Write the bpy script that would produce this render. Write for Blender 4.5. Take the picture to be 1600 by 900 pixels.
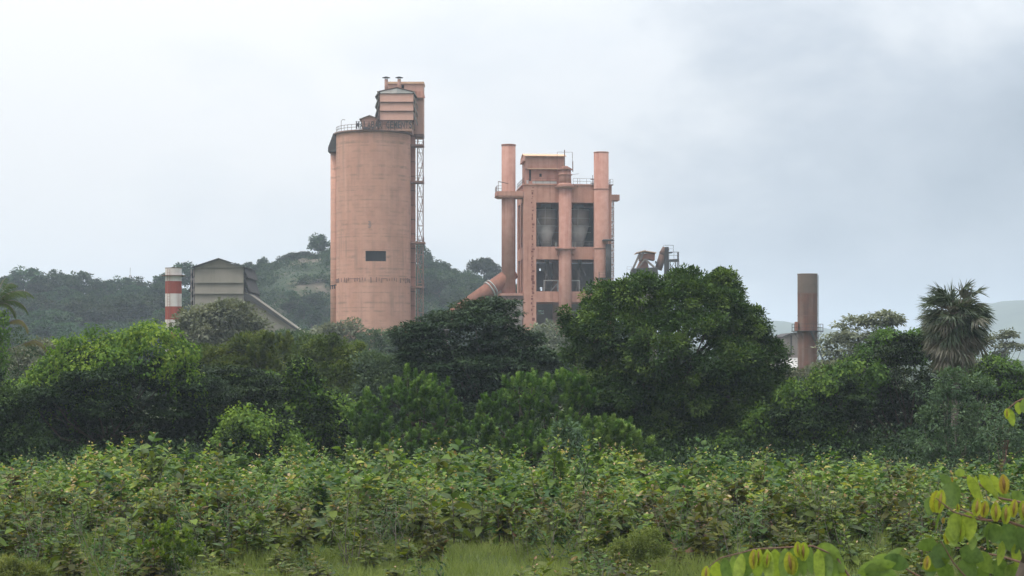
import bpy, math, random
import numpy as np
from mathutils import Vector, Matrix

R = math.radians
for o in list(bpy.data.objects):
    bpy.data.objects.remove(o)
SC = bpy.context.scene
COL = SC.collection

# ------------------------------------------------------------------ camera
F = 3000.0            # focal length in pixels of a 1600 px wide frame
HZ = 560.0            # horizon row
CZ = 6.0              # eye height
cam_d = bpy.data.cameras.new('camera')
cam = bpy.data.objects.new('camera', cam_d)
COL.objects.link(cam)
cam.location = (0, 0, CZ)
cam.rotation_euler = (R(90), 0, 0)
cam_d.sensor_width = 36.0
cam_d.lens = 36.0 * F / 1600.0
cam_d.shift_y = (HZ - 450.0) / 1600.0
cam_d.clip_start = 0.1
cam_d.clip_end = 20000
cam_d.dof.use_dof = True
cam_d.dof.focus_distance = 160.0
cam_d.dof.aperture_fstop = 13.0
SC.camera = cam

# ------------------------------------------------------------------ world, sun, exposure
SUN_EL, SUN_AZ = 62.0, -128.0      # azimuth from +Y towards +X; the sun stands behind the camera to the left
w = bpy.data.worlds.new('World')
SC.world = w
w.use_nodes = True
nt = w.node_tree
nt.nodes.clear()
def wn(t, **k):
    n = nt.nodes.new(t)
    for a, b in k.items():
        setattr(n, a, b)
    return n
def wmath(op, a, b=None, c=None, clamp=False):
    n = wn('ShaderNodeMath', operation=op); n.use_clamp = clamp
    for i, v in enumerate((a, b, c)):
        if v is None: continue
        if isinstance(v, (int, float)): n.inputs[i].default_value = v
        else: nt.links.new(v, n.inputs[i])
    return n.outputs[0]
def wmix(f, a, b, mode='MIX'):
    n = wn('ShaderNodeMix', data_type='RGBA', blend_type=mode)
    for i, v in ((0, f), (6, a), (7, b)):
        if isinstance(v, (int, float)): n.inputs[i].default_value = v
        elif isinstance(v, tuple): n.inputs[i].default_value = v
        else: nt.links.new(v, n.inputs[i])
    return n.outputs[2]
sky = wn('ShaderNodeTexSky', sky_type='NISHITA')
sky.sun_disc = False
sky.sun_elevation = R(SUN_EL)
sky.sun_rotation = R(SUN_AZ)
sky.air_density = 1.3; sky.dust_density = 3.0
tc = wn('ShaderNodeTexCoord')
sep = wn('ShaderNodeSeparateXYZ'); nt.links.new(tc.outputs['Generated'], sep.inputs[0])
def wnoise(scale, detail, sx, sy, sz, off=0.0, rough=0.55, dist=0.0):
    mp = wn('ShaderNodeMapping'); mp.inputs['Scale'].default_value = (sx, sy, sz)
    mp.inputs['Location'].default_value = (off, off * .7, off * .3)
    nt.links.new(tc.outputs['Generated'], mp.inputs[0])
    n = wn('ShaderNodeTexNoise'); n.inputs['Scale'].default_value = scale
    n.inputs['Detail'].default_value = detail; n.inputs['Roughness'].default_value = rough
    n.inputs['Distortion'].default_value = dist
    nt.links.new(mp.outputs[0], n.inputs['Vector'])
    return n.outputs['Fac']
dx, dz = sep.outputs[0], sep.outputs[2]
n1 = wnoise(4.2, 5, 1, 1, 2.0, 3.1, .5, .25)
n2 = wnoise(11.0, 5, 1, 1, 1.7, 7.7, .5, .2)
# cloud thickness: thin and bright to the left, a grey-blue bank to the right, darkest low down
t = wmath('MULTIPLY_ADD', dx, 1.85, 0.36)
t = wmath('ADD', t, wmath('MULTIPLY_ADD', n1, 1.15, -0.57))
t = wmath('ADD', t, wmath('MULTIPLY_ADD', n2, 0.7, -0.35))
t = wmath('ADD', t, wmath('MULTIPLY', wmath('SUBTRACT', 0.10, dz), 1.3), None, True)
ramp = wn('ShaderNodeValToRGB')
nt.links.new(t, ramp.inputs[0])
e = ramp.color_ramp
e.elements[0].position = 0.10; e.elements[0].color = (.90, .905, .915, 1)
e.elements[1].position = 1.0; e.elements[1].color = (.38, .44, .515, 1)
m = e.elements.new(0.42); m.color = (.79, .82, .855, 1)
m = e.elements.new(0.7); m.color = (.53, .585, .655, 1)
# overcast domes are brighter towards the zenith
up = wmath('MULTIPLY_ADD', wmath('POWER', wmath('MAXIMUM', dz, 0.0), 1.5), 3.0, 1.0)
# added dimming of the unseen sky behind camera, so facing sides get less light
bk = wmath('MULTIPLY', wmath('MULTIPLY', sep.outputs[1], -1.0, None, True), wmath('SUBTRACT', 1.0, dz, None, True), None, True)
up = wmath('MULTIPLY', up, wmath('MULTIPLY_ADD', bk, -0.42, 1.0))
cl = wn('ShaderNodeVectorMath', operation='SCALE')
nt.links.new(ramp.outputs[0], cl.inputs[0])
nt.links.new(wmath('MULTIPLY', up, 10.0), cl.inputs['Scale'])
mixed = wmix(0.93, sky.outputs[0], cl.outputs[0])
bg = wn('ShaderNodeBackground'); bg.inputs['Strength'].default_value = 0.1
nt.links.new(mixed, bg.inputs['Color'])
wo = wn('ShaderNodeOutputWorld'); nt.links.new(bg.outputs[0], wo.inputs['Surface'])

sd = bpy.data.lights.new('sun', 'SUN')
sd.energy = 1.5; sd.angle = R(14); sd.color = (1.0, .95, .88)
sun = bpy.data.objects.new('sun', sd); COL.objects.link(sun)
az = R(SUN_AZ); el = R(SUN_EL)
sdir = Vector((math.sin(az) * math.cos(el), math.cos(az) * math.cos(el), math.sin(el)))
sun.rotation_euler = sdir.to_track_quat('Z', 'Y').to_euler()
sun.location = (0, -20, 120)
SC.view_settings.view_transform = 'Standard'
SC.view_settings.look = 'None'
SC.view_settings.exposure = 0.0
SC.view_settings.gamma = 1.0
SC.cycles.volume_bounces = 1
SC.cycles.max_bounces = 6
SC.cycles.transmission_bounces = 4
SC.cycles.use_denoising = True

# ------------------------------------------------------------------ tagging and building helpers
def tag(o, label=None, cat=None, group=None, kind=None):
    if label: o['label'] = label
    if cat: o['category'] = cat
    if group: o['group'] = group
    if kind: o['kind'] = kind
    return o
def thing(name, label, cat, loc=(0, 0, 0), rz=0.0, group=None):
    o = bpy.data.objects.new(name, None)
    o.empty_display_size = 0.5
    COL.objects.link(o)
    o.location = loc; o.rotation_euler = (0, 0, rz)
    return tag(o, label, cat, group)
def link_mesh(name, me, mat, parent=None):
    o = bpy.data.objects.new(name, me)
    COL.objects.link(o)
    if mat is not None and not me.materials: me.materials.append(mat)
    if parent is not None: o.parent = parent
    return o

class MB:
    """collects plain solids as one mesh"""
    def __init__(self, org=(0, 0, 0)):
        self.v = []; self.f = []; self.sm = []; self.o = Vector(org)
    def add(self, vs, fs, smooth=False):
        k = len(self.v)
        self.v += [Vector(p) for p in vs]
        self.f += [tuple(i + k for i in f) for f in fs]
        self.sm += [smooth] * len(fs)
        return self
    def box(self, x0, x1, y0, y1, z0, z1):
        return self.add([(x0, y0, z0), (x1, y0, z0), (x1, y1, z0), (x0, y1, z0), (x0, y0, z1), (x1, y0, z1), (x1, y1, z1), (x0, y1, z1)],
                        [(0, 3, 2, 1), (4, 5, 6, 7), (0, 1, 5, 4), (1, 2, 6, 5), (2, 3, 7, 6), (3, 0, 4, 7)])
    def prism(self, pts, y0, y1):
        """pts: (x,z) counter-clockwise seen from the front"""
        n = len(pts)
        vs = [(p[0], y0, p[1]) for p in pts] + [(p[0], y1, p[1]) for p in pts]
        fs = [tuple(range(n)), tuple(range(2 * n - 1, n - 1, -1))]
        fs += [(i, i + n, (i + 1) % n + n, (i + 1) % n) for i in range(n)]
        return self.add(vs, fs)
    def tube(self, p0, p1, r0, r1=None, n=12, caps=True):
        p0 = Vector(p0); p1 = Vector(p1); r1 = r0 if r1 is None else r1
        d = (p1 - p0)
        if d.length < 1e-6: return self
        d.normalize()
        a = d.orthogonal().normalized(); b = d.cross(a)
        vs = []
        for p, r in ((p0, r0), (p1, r1)):
            for i in range(n):
                t = 2 * math.pi * i / n
                vs.append(p + a * math.cos(t) * r + b * math.sin(t) * r)
        self.add(vs, [(i, (i + 1) % n, (i + 1) % n + n, i + n) for i in range(n)], n > 6)
        if caps:
            k = len(self.v) - 2 * n
            self.f += [tuple(k + i for i in range(n - 1, -1, -1)), tuple(k + n + i for i in range(n))]
            self.sm += [False, False]
        return self
    def path(self, pts, r, n=6):
        rs = r if isinstance(r, (list, tuple)) else [r] * len(pts)
        for i in range(len(pts) - 1):
            self.tube(pts[i], pts[i + 1], rs[i], rs[i + 1], n)
        return self
    def bar(self, p0, p1, t=0.08):
        return self.tube(p0, p1, t * .6, None, 4)
    def wall(self, x0, x1, z0, z1, y0, y1, holes=()):
        """upright wall in the xz plane with rectangular openings (hx0,hx1,hz0,hz1)"""
        xs = sorted({x0, x1, *[h[0] for h in holes], *[h[1] for h in holes]})
        zs = sorted({z0, z1, *[h[2] for h in holes], *[h[3] for h in holes]})
        inside = lambda x, z: any(h[0] < x < h[1] and h[2] < z < h[3] for h in holes)
        nx, nz = len(xs) - 1, len(zs) - 1
        solid = [[not inside((xs[i] + xs[i + 1]) / 2, (zs[j] + zs[j + 1]) / 2) for j in range(nz)] for i in range(nx)]
        for i in range(nx):
            for j in range(nz):
                if not solid[i][j]: continue
                a, b, c, d = xs[i], xs[i + 1], zs[j], zs[j + 1]
                self.add([(a, y0, c), (b, y0, c), (b, y0, d), (a, y0, d)], [(0, 1, 2, 3)])
                self.add([(a, y1, c), (b, y1, c), (b, y1, d), (a, y1, d)], [(3, 2, 1, 0)])
                for ok, q in ((i == 0 or not solid[i - 1][j], [(a, y0, c), (a, y0, d), (a, y1, d), (a, y1, c)]),
                              (i == nx - 1 or not solid[i + 1][j], [(b, y0, c), (b, y1, c), (b, y1, d), (b, y0, d)]),
                              (j == 0 or not solid[i][j - 1], [(a, y0, c), (a, y1, c), (b, y1, c), (b, y0, c)]),
                              (j == nz - 1 or not solid[i][j + 1], [(a, y0, d), (b, y0, d), (b, y1, d), (a, y1, d)])):
                    if ok: self.add(q, [(0, 1, 2, 3)])
        return self
    def rail(self, pts, h=1.1, step=1.6, t=0.06):
        for i in range(len(pts) - 1):
            a = Vector(pts[i]); b = Vector(pts[i + 1])
            n = max(1, int((b - a).length / step))
            for k in range(n + 1):
                p = a.lerp(b, k / n)
                self.bar(p, p + Vector((0, 0, h)), t)
            for hh in (h, h * .5):
                self.bar(a + Vector((0, 0, hh)), b + Vector((0, 0, hh)), t)
        return self
    def truss(self, x0, x1, y0, y1, z0, z1, n, t=0.1, diag=True):
        c = [(x0, y0), (x1, y0), (x1, y1), (x0, y1)]
        for x, y in c: self.bar((x, y, z0), (x, y, z1), t * 1.3)
        for k in range(n + 1):
            z = z0 + (z1 - z0) * k / n
            zn = z0 + (z1 - z0) * (k + 1) / n
            for i in range(4):
                a = c[i]; b = c[(i + 1) % 4]
                self.bar((*a, z), (*b, z), t)
                if diag and k < n:
                    if (k + i) % 2: self.bar((*a, z), (*b, zn), t * .8)
                    else: self.bar((*b, z), (*a, zn), t * .8)
        return self
    def build(self, name, mat, parent=None, label=None):
        me = bpy.data.meshes.new(name)
        me.from_pydata([tuple(p - self.o) for p in self.v], [], self.f)
        me.polygons.foreach_set('use_smooth', self.sm)
        me.update()
        ob = link_mesh(name, me, mat, parent)
        if parent is None: ob.location = self.o
        if label: ob['label'] = label
        return ob

# ------------------------------------------------------------------ materials
def mk(name):
    m = bpy.data.materials.new(name); m.use_nodes = True
    t = m.node_tree; t.nodes.clear()
    return m, t
def nn(t, ty, **k):
    n = t.nodes.new(ty)
    for a, b in k.items(): setattr(n, a, b)
    return n
def noise(t, co, scale, detail=4, rough=.6, sc=(1, 1, 1)):
    mp = nn(t, 'ShaderNodeMapping'); mp.inputs['Scale'].default_value = sc
    t.links.new(co, mp.inputs[0])
    n = nn(t, 'ShaderNodeTexNoise'); n.inputs['Scale'].default_value = scale
    n.inputs['Detail'].default_value = detail; n.inputs['Roughness'].default_value = rough
    t.links.new(mp.outputs[0], n.inputs['Vector'])
    return n.outputs['Fac']
def rmp(t, fac, stops):
    r = nn(t, 'ShaderNodeValToRGB'); t.links.new(fac, r.inputs[0])
    el = r.color_ramp.elements
    el[0].position, el[0].color = stops[0][0], (*stops[0][1], 1)
    el[1].position, el[1].color = stops[-1][0], (*stops[-1][1], 1)
    for p, c in stops[1:-1]:
        x = el.new(p); x.color = (*c, 1)
    return r.outputs[0]
def mixc(t, f, a, b, mode='MIX'):
    n = nn(t, 'ShaderNodeMix', data_type='RGBA', blend_type=mode)
    for i, v in ((0, f), (6, a), (7, b)):
        if isinstance(v, (int, float)): n.inputs[i].default_value = v
        elif isinstance(v, tuple): n.inputs[i].default_value = (*v, 1) if len(v) == 3 else v
        else: t.links.new(v, n.inputs[i])
    return n.outputs[2]
def weathered(name, base, alt, stain, rough=.9, streak=.5, scale=.35, rings=0.0, metal=0.0, bump=.15):
    """painted concrete or sheet: mottled tone, vertical run-off streaks, blotches, optional pour lines"""
    m, t = mk(name)
    co = nn(t, 'ShaderNodeTexCoord').outputs['Object']
    g = nn(t, 'ShaderNodeNewGeometry').outputs['Position']
    a = noise(t, g, scale, 6, .65)
    c = mixc(t, rmp(t, a, [(.35, (0, 0, 0)), (.68, (1, 1, 1))]), base, alt)
    s = noise(t, g, 1.0, 5, .6, (1.1, 1.1, .05))
    blot = noise(t, g, .12, 5, .7)
    pale = rmp(t, noise(t, g, 1.0, 4, .6, (.42, .42, .03)), [(.50, (0, 0, 0)), (.70, (streak * .45,) * 3)])
    c = mixc(t, pale, c, tuple(min(.75, v * 1.12 + .05) for v in base))
    sm_ = nn(t, 'ShaderNodeMath', operation='MULTIPLY'); 
    sr = rmp(t, s, [(.48, (0, 0, 0)), (.72, (1, 1, 1))]); br = rmp(t, blot, [(.42, (.15, .15, .15)), (.65, (1, 1, 1))])
    t.links.new(sr, sm_.inputs[0]); t.links.new(br, sm_.inputs[1])
    s2 = nn(t, 'ShaderNodeMath', operation='MULTIPLY'); t.links.new(sm_.outputs[0], s2.inputs[0]); s2.inputs[1].default_value = streak
    c = mixc(t, s2.outputs[0], c, stain)
    if rings:
        wv = nn(t, 'ShaderNodeTexNoise'); wv.noise_dimensions = '1D'
        sp = nn(t, 'ShaderNodeSeparateXYZ'); t.links.new(g, sp.inputs[0]); t.links.new(sp.outputs[2], wv.inputs['W'])
        wv.inputs['Scale'].default_value = 1.5; wv.inputs['Detail'].default_value = 6
        patch = noise(t, g, .5, 4, .6, (1, 1, 1.6))
        mm = nn(t, 'ShaderNodeMath', operation='MULTIPLY')
        t.links.new(rmp(t, wv.outputs[0], [(.45, (0, 0, 0)), (.68, (1, 1, 1))]), mm.inputs[0])
        t.links.new(rmp(t, patch, [(.42, (0, 0, 0)), (.66, (rings,) * 3)]), mm.inputs[1])
        c = mixc(t, mm.outputs[0], c, stain)
    p = nn(t, 'ShaderNodeBsdfPrincipled'); t.links.new(c, p.inputs['Base Color'])
    p.inputs['Roughness'].default_value = rough; p.inputs['Metallic'].default_value = metal
    p.inputs['Specular IOR Level'].default_value = .2
    if bump:
        b = nn(t, 'ShaderNodeBump'); b.inputs['Strength'].default_value = bump; b.inputs['Distance'].default_value = .2
        t.links.new(noise(t, g, 2.5, 6, .7), b.inputs['Height']); t.links.new(b.outputs[0], p.inputs['Normal'])
    o = nn(t, 'ShaderNodeOutputMaterial'); t.links.new(p.outputs[0], o.inputs[0])
    return m
def leafmat(name, stops, trans=.3, tcol=None, rough=.55, spec=.13, var=.12, mottle=0):
    """leaf colour from the per-leaf tint, a little different from plant to plant"""
    m, t = mk(name)
    at = nn(t, 'ShaderNodeAttribute', attribute_name='tint')
    c = rmp(t, at.outputs['Fac'], stops)
    oi = nn(t, 'ShaderNodeObjectInfo')
    hs = nn(t, 'ShaderNodeHueSaturation')
    mr = nn(t, 'ShaderNodeMapRange'); t.links.new(oi.outputs['Random'], mr.inputs[0])
    mr.inputs[3].default_value = 1 - var; mr.inputs[4].default_value = 1 + var
    t.links.new(mr.outputs[0], hs.inputs['Value'])
    mh = nn(t, 'ShaderNodeMapRange'); t.links.new(oi.outputs['Random'], mh.inputs[0])
    mh.inputs[3].default_value = .5 - var * .08; mh.inputs[4].default_value = .5 + var * .12
    t.links.new(mh.outputs[0], hs.inputs['Hue'])
    if mottle:
        g = nn(t, 'ShaderNodeNewGeometry').outputs['Position']
        c = mixc(t, 1.0, c, rmp(t, noise(t, g, mottle, 4, .65), [(.3, (.6, .62, .55)), (.5, (.95, .95, .95)), (.7, (1.2, 1.15, 1.1))]), 'MULTIPLY')
    t.links.new(c, hs.inputs['Color'])
    p = nn(t, 'ShaderNodeBsdfPrincipled'); t.links.new(hs.outputs[0], p.inputs['Base Color'])
    p.inputs['Roughness'].default_value = rough; p.inputs['Specular IOR Level'].default_value = spec
    tr = nn(t, 'ShaderNodeBsdfTranslucent')
    t.links.new(mixc(t, 1.0, hs.outputs[0], tcol or (1.25, 1.25, .6), 'MULTIPLY'), tr.inputs['Color'])
    mx = nn(t, 'ShaderNodeMixShader'); mx.inputs[0].default_value = trans
    t.links.new(p.outputs[0], mx.inputs[1]); t.links.new(tr.outputs[0], mx.inputs[2])
    o = nn(t, 'ShaderNodeOutputMaterial'); t.links.new(mx.outputs[0], o.inputs[0])
    return m

M = {}
M['pink'] = weathered('pink_concrete', (.51, .282, .205), (.43, .232, .17), (.26, .17, .13), streak=.95, rings=.9)
M['pink2'] = weathered('pink_frame_concrete', (.49, .26, .19), (.40, .195, .145), (.22, .08, .06), streak=1.0, scale=.6)
M['pipe'] = weathered('pink_duct_paint', (.44, .245, .19), (.36, .18, .135), (.25, .085, .06), streak=.9, scale=.8)
M['rust'] = weathered('rusty_orange_duct', (.29, .135, .09), (.21, .09, .065), (.12, .06, .045), streak=.8, scale=.7)
M['sheet'] = weathered('pink_cladding_sheet', (.47, .28, .22), (.42, .25, .195), (.24, .14, .115), streak=.35, scale=.5, bump=.05)
M['cream'] = weathered('faded_cream_roof', (.62, .42, .27), (.52, .33, .22), (.36, .2, .14), streak=.3)
M['pale'] = weathered('pale_grey_sheet', (.44, .43, .41), (.34, .33, .32), (.25, .24, .22), streak=.4)
M['grey'] = weathered('grey_sheet', (.215, .195, .16), (.185, .17, .14), (.10, .09, .075), streak=.35, scale=.3, bump=.05)
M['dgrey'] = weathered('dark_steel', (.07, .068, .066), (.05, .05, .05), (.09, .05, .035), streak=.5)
M['steel'] = weathered('rusty_steel', (.17, .105, .08), (.13, .085, .07), (.20, .085, .055), streak=.6)
M['conc'] = weathered('dusty_grey_concrete', (.27, .23, .21), (.20, .18, .165), (.09, .08, .075), streak=.6)
M['white'] = weathered('dirty_white_paint', (.62, .59, .56), (.50, .46, .43), (.28, .13, .09), streak=.75, scale=.6)
M['red'] = weathered('faded_red_paint', (.30, .07, .052), (.24, .06, .048), (.15, .055, .04), streak=.9, scale=.6)
M['brick'] = weathered('rusted_chimney_steel', (.155, .07, .05), (.10, .06, .048), (.27, .22, .185), streak=.75, scale=.45)
M['ash'] = weathered('sooty_grey_chimney_band', (.15, .115, .095), (.12, .095, .08), (.11, .065, .05), streak=.5, scale=.5)
M['bark'] = weathered('bark', (.10, .08, .06), (.065, .05, .04), (.16, .14, .11), streak=.4, scale=3)
M['palebark'] = weathered('pale_bark', (.22, .19, .16), (.15, .13, .11), (.10, .08, .06), streak=.4, scale=3)
M['rose'] = weathered('rusty_pink_steel', (.30, .18, .145), (.24, .14, .11), (.17, .07, .05), streak=.6)
M['mark2'] = weathered('stained_concrete_stub', (.24, .145, .115), (.19, .12, .10), (.12, .08, .065), streak=.4)
M['mark'] = weathered('dark_red_rust', (.20, .065, .045), (.16, .05, .035), (.10, .04, .03), streak=.5)
M['black'] = weathered('interior_shade_black', (.035, .033, .035), (.028, .028, .03), (.02, .02, .02), streak=.2)  # near-black colour stands in for the shade inside openings

def px(p, y): return (p - 800.0) * y / F
def pz(q, y): return CZ + (HZ - q) * y / F

# ------------------------------------------------------------------ terrain
def grid_mesh(name, xs, ys, hfun, mat, kind='structure'):
    X, Y = np.meshgrid(xs, ys)
    Z = hfun(X, Y)
    nx, ny = len(xs), len(ys)
    me = bpy.data.meshes.new(name)
    co = np.stack([X, Y, Z], -1).reshape(-1, 3)
    i = np.arange(nx * ny).reshape(ny, nx)
    q = np.stack([i[:-1, :-1], i[:-1, 1:], i[1:, 1:], i[1:, :-1]], -1).reshape(-1, 4)
    raw_mesh(me, co, q.ravel(), np.full(len(q), 4))
    me.polygons.foreach_set('use_smooth', np.ones(len(q), bool))
    o = link_mesh(name, me, mat)
    if kind: o['kind'] = kind
    return o
def raw_mesh(me, co, loops, totals, tint=None):
    co = np.asarray(co, np.float32)
    me.vertices.add(len(co)); me.vertices.foreach_set('co', co.ravel())
    me.loops.add(len(loops)); me.loops.foreach_set('vertex_index', np.asarray(loops, np.int32))
    me.polygons.add(len(totals))
    st = np.concatenate([[0], np.cumsum(totals)[:-1]]).astype(np.int32)
    me.polygons.foreach_set('loop_start', st)
    if tint is not None:
        a = me.attributes.new('tint', 'FLOAT', 'FACE')
        a.data.foreach_set('value', np.asarray(tint, np.float32))
    me.update(calc_edges=True)
    me.validate()

def fbm(X, Y, seed=0, octs=4, base=.01):
    r = np.random.default_rng(seed); out = 0; a = 1.0
    for k in range(octs):
        for j in range(4):
            th = r.uniform(0, 2 * math.pi); f = base * (2 ** k) * r.uniform(.7, 1.4); ph = r.uniform(0, 6.28)
            out = out + a * .25 * np.sin((X * math.cos(th) + Y * math.sin(th)) * f * 6.28 + ph)
        a *= .5
    return out

def ground_mat():
    m, t = mk('ground_soil_and_grass')
    g = nn(t, 'ShaderNodeNewGeometry').outputs['Position']
    c = rmp(t, noise(t, g, .25, 6, .65), [(.3, (.035, .05, .018)), (.52, (.06, .085, .025)), (.72, (.10, .085, .05))])
    p = nn(t, 'ShaderNodeBsdfPrincipled'); t.links.new(c, p.inputs['Base Color']); p.inputs['Roughness'].default_value = 1
    o = nn(t, 'ShaderNodeOutputMaterial'); t.links.new(p.outputs[0], o.inputs[0]); return m
def hill_mat():
    m, t = mk('hillside_grass_and_rock')
    g = nn(t, 'ShaderNodeNewGeometry').outputs['Position']
    c = rmp(t, noise(t, g, .045, 7, .65), [(.32, (.012, .026, .010)), (.52, (.022, .040, .014)), (.66, (.036, .054, .018)), (.8, (.06, .075, .03))])
    rk = rmp(t, noise(t, g, .22, 8, .7, (1, 1, 2.2)), [(.3, (.06, .048, .035)), (.7, (.17, .14, .105))])
    f = rmp(t, noise(t, g, .03, 5, .6, (1, .6, 1.6)), [(.46, (0, 0, 0)), (.53, (1, 1, 1))])
    # the bare outcrops sit on the shoulder of the hill
    sp = nn(t, 'ShaderNodeSeparateXYZ'); t.links.new(g, sp.inputs[0])
    a = nn(t, 'ShaderNodeMapRange'); t.links.new(sp.outputs[2], a.inputs[0]); a.inputs[1].default_value = 15; a.inputs[2].default_value = 30
    mm = nn(t, 'ShaderNodeMath', operation='MULTIPLY'); t.links.new(f, mm.inputs[0]); t.links.new(a.outputs[0], mm.inputs[1])
    c = mixc(t, mm.outputs[0], c, rk)
    p = nn(t, 'ShaderNodeBsdfPrincipled'); t.links.new(c, p.inputs['Base Color']); p.inputs['Roughness'].default_value = 1
    b = nn(t, 'ShaderNodeBump'); b.inputs['Strength'].default_value = .7; b.inputs['Distance'].default_value = 1.2
    t.links.new(noise(t, g, .4, 7, .7), b.inputs['Height']); t.links.new(b.outputs[0], p.inputs['Normal'])
    o = nn(t, 'ShaderNodeOutputMaterial'); t.links.new(p.outputs[0], o.inputs[0]); return m
def far_mat():
    m, t = mk('far_mountain_forest')
    g = nn(t, 'ShaderNodeNewGeometry').outputs['Position']
    c = rmp(t, noise(t, g, .012, 7, .65), [(.3, (.02, .035, .02)), (.7, (.06, .085, .045))])
    p = nn(t, 'ShaderNodeBsdfPrincipled'); t.links.new(c, p.inputs['Base Color']); p.inputs['Roughness'].default_value = 1
    o = nn(t, 'ShaderNodeOutputMaterial'); t.links.new(p.outputs[0], o.inputs[0]); return m

gx = np.concatenate([np.linspace(-7300, -200, 20), np.linspace(-180, 180, 73), np.linspace(200, 7300, 20)])
gy = np.concatenate([np.linspace(-300, 0, 8), np.linspace(5, 400, 80), np.linspace(420, 8100, 24)])
def gh(X, Y):
    return .12 * fbm(X, Y, 5, 3, .03) * np.clip((Y - 20) / 20, 0, 1) * np.clip((600 - Y) / 100, 0, 1) - .1
grid_mesh('ground', gx, gy, gh, ground_mat())

YR = 720.0
RPX = [-700, -300, -100, 0, 120, 250, 300, 360, 400, 440, 480, 520, 570, 640, 700, 780, 850, 950, 1100, 1250, 1500]
RPY = [520, 490, 474, 470, 476, 482, 462, 446, 436, 421, 407, 399, 398, 410, 428, 452, 478, 508, 545, 563, 566]
def hill_h(X, Y):
    X = np.asarray(X, float); Y = np.asarray(Y, float)
    P = 800 + X / YR * F
    zr = pz(np.interp(P, RPX, RPY), YR)
    u = np.clip((Y - 520) / (YR - 520), 0, 1); b1 = u * u * (3 - 2 * u)
    v = np.clip((1150 - Y) / (1150 - YR), 0, 1); b2 = v * v * (3 - 2 * v)
    h = zr * b1 * b2
    return h + (2.2 * fbm(X, Y, 9, 4, .012) + .8 * fbm(X, Y, 10, 3, .06)) * np.clip(h / 12, 0, 1) - .3
hx = np.linspace(-420, 230, 261); hy = np.linspace(505, 1160, 170)
grid_mesh('hills', hx, hy, hill_h, hill_mat())

def mount(X, Y):
    P = 800 + X / 3300 * F
    yr = np.interp(P, [-900, 300, 900, 1060, 1150, 1215, 1290, 1380, 1460, 1530, 1580, 1640, 1750, 2000, 2600],
                   [540, 535, 540, 530, 508, 501, 513, 527, 505, 480, 468, 470, 482, 500, 540])
    zr = pz(yr, 3300)
    u = np.clip((Y - 2600) / 700, 0, 1); v = np.clip((4300 - Y) / 1000, 0, 1)
    h = zr * (u * u * (3 - 2 * u)) * (v * v * (3 - 2 * v))
    return np.minimum(h + 7 * fbm(X, Y, 21, 5, .001) * np.clip(h / 60, 0, 1), 180) - 1
grid_mesh('mountains', np.linspace(-2000, 2800, 260), np.linspace(2560, 4340, 60), mount, far_mat())

# haze: one closed box of even density round everything
hb = MB(); hb.box(-7500, 7500, -500, 8200, -2.6, 190)
hz = hb.build('haze', None); hz['kind'] = 'stuff'
m, t = mk('haze_air')
pv = nn(t, 'ShaderNodeVolumePrincipled')
pv.inputs['Color'].default_value = (.76, .86, 1.0, 1); pv.inputs['Density'].default_value = .00023
pv.inputs['Anisotropy'].default_value = .2
o = nn(t, 'ShaderNodeOutputMaterial'); t.links.new(pv.outputs[0], o.inputs['Volume'])
hz.data.materials.append(m)
hz.display_type = 'WIRE'

# ------------------------------------------------------------------ the cement silo and what stands on it
D = 430.0; s_ = D / F
SX, SR = px(583.5, D), 58.3 * s_
FD = D - SR
Z_TOP = pz(205.5, FD)
silo = thing('cement_silo', 'tall round pink concrete silo with one small square window, left of the frame tower', 'silo', (SX, D, 0))
O = silo.location.copy()
wx0, wx1 = px(571, FD), px(603, FD); wz0, wz1 = pz(408, FD), pz(392, FD)
def ang(x): return math.asin((x - SX) / SR)
angs = sorted(set([ang(wx0), ang(wx1)] + [2 * math.pi * k / 96 - math.pi / 2 for k in range(96)]))
lv = sorted([0, Z_TOP, wz0, wz1] + [z for z in np.linspace(3, Z_TOP - 2, 16)])
mb = MB(O)
pt = lambda a, z, r=SR: (SX + math.sin(a) * r, D - math.cos(a) * r, z)
na = len(angs)
vs = [pt(a, z) for z in lv for a in angs]; fs = []
ih = angs.index(ang(wx0))
for j in range(len(lv) - 1):
    for i in range(na):
        a0 = angs[i]; a1 = angs[(i + 1) % na]
        if ang(wx0) <= a0 < ang(wx1) - 1e-6 and wz0 <= lv[j] < wz1: continue
        fs.append((j * na + i, j * na + (i + 1) % na, (j + 1) * na + (i + 1) % na, (j + 1) * na + i))
mb.add(vs, fs, True)
wall = mb.build('wall', M['pink'], silo)
wb = MB(O)   # the reveal; a black block behind it stands in for the unlit room
a0, a1 = ang(wx0), ang(wx1)
q = [pt(a0, wz0), pt(a1, wz0), pt(a1, wz1), pt(a0, wz1)]
k = [pt(a0, wz0, SR - .5), pt(a1, wz0, SR - .5), pt(a1, wz1, SR - .5), pt(a0, wz1, SR - .5)]
wb.add(q + k, [(0, 1, 5, 4), (1, 2, 6, 5), (2, 3, 7, 6), (3, 0, 4, 7)])
win = wb.build('window', M['conc'], wall)
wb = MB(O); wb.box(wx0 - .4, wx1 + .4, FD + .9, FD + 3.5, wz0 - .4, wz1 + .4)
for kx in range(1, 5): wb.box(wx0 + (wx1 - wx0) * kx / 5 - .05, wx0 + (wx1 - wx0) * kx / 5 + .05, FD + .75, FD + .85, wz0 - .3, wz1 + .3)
wb.build('window_shadow_block', M['black'], wall)
# roof slab with its thin overhanging edge
rb = MB(O)
n = 96; ro = SR + .42
rb.tube((SX, D, Z_TOP + .002), (SX, D, Z_TOP + .45), ro, ro, 96)
rb.build('roof_slab', M['steel'], silo)
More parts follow.
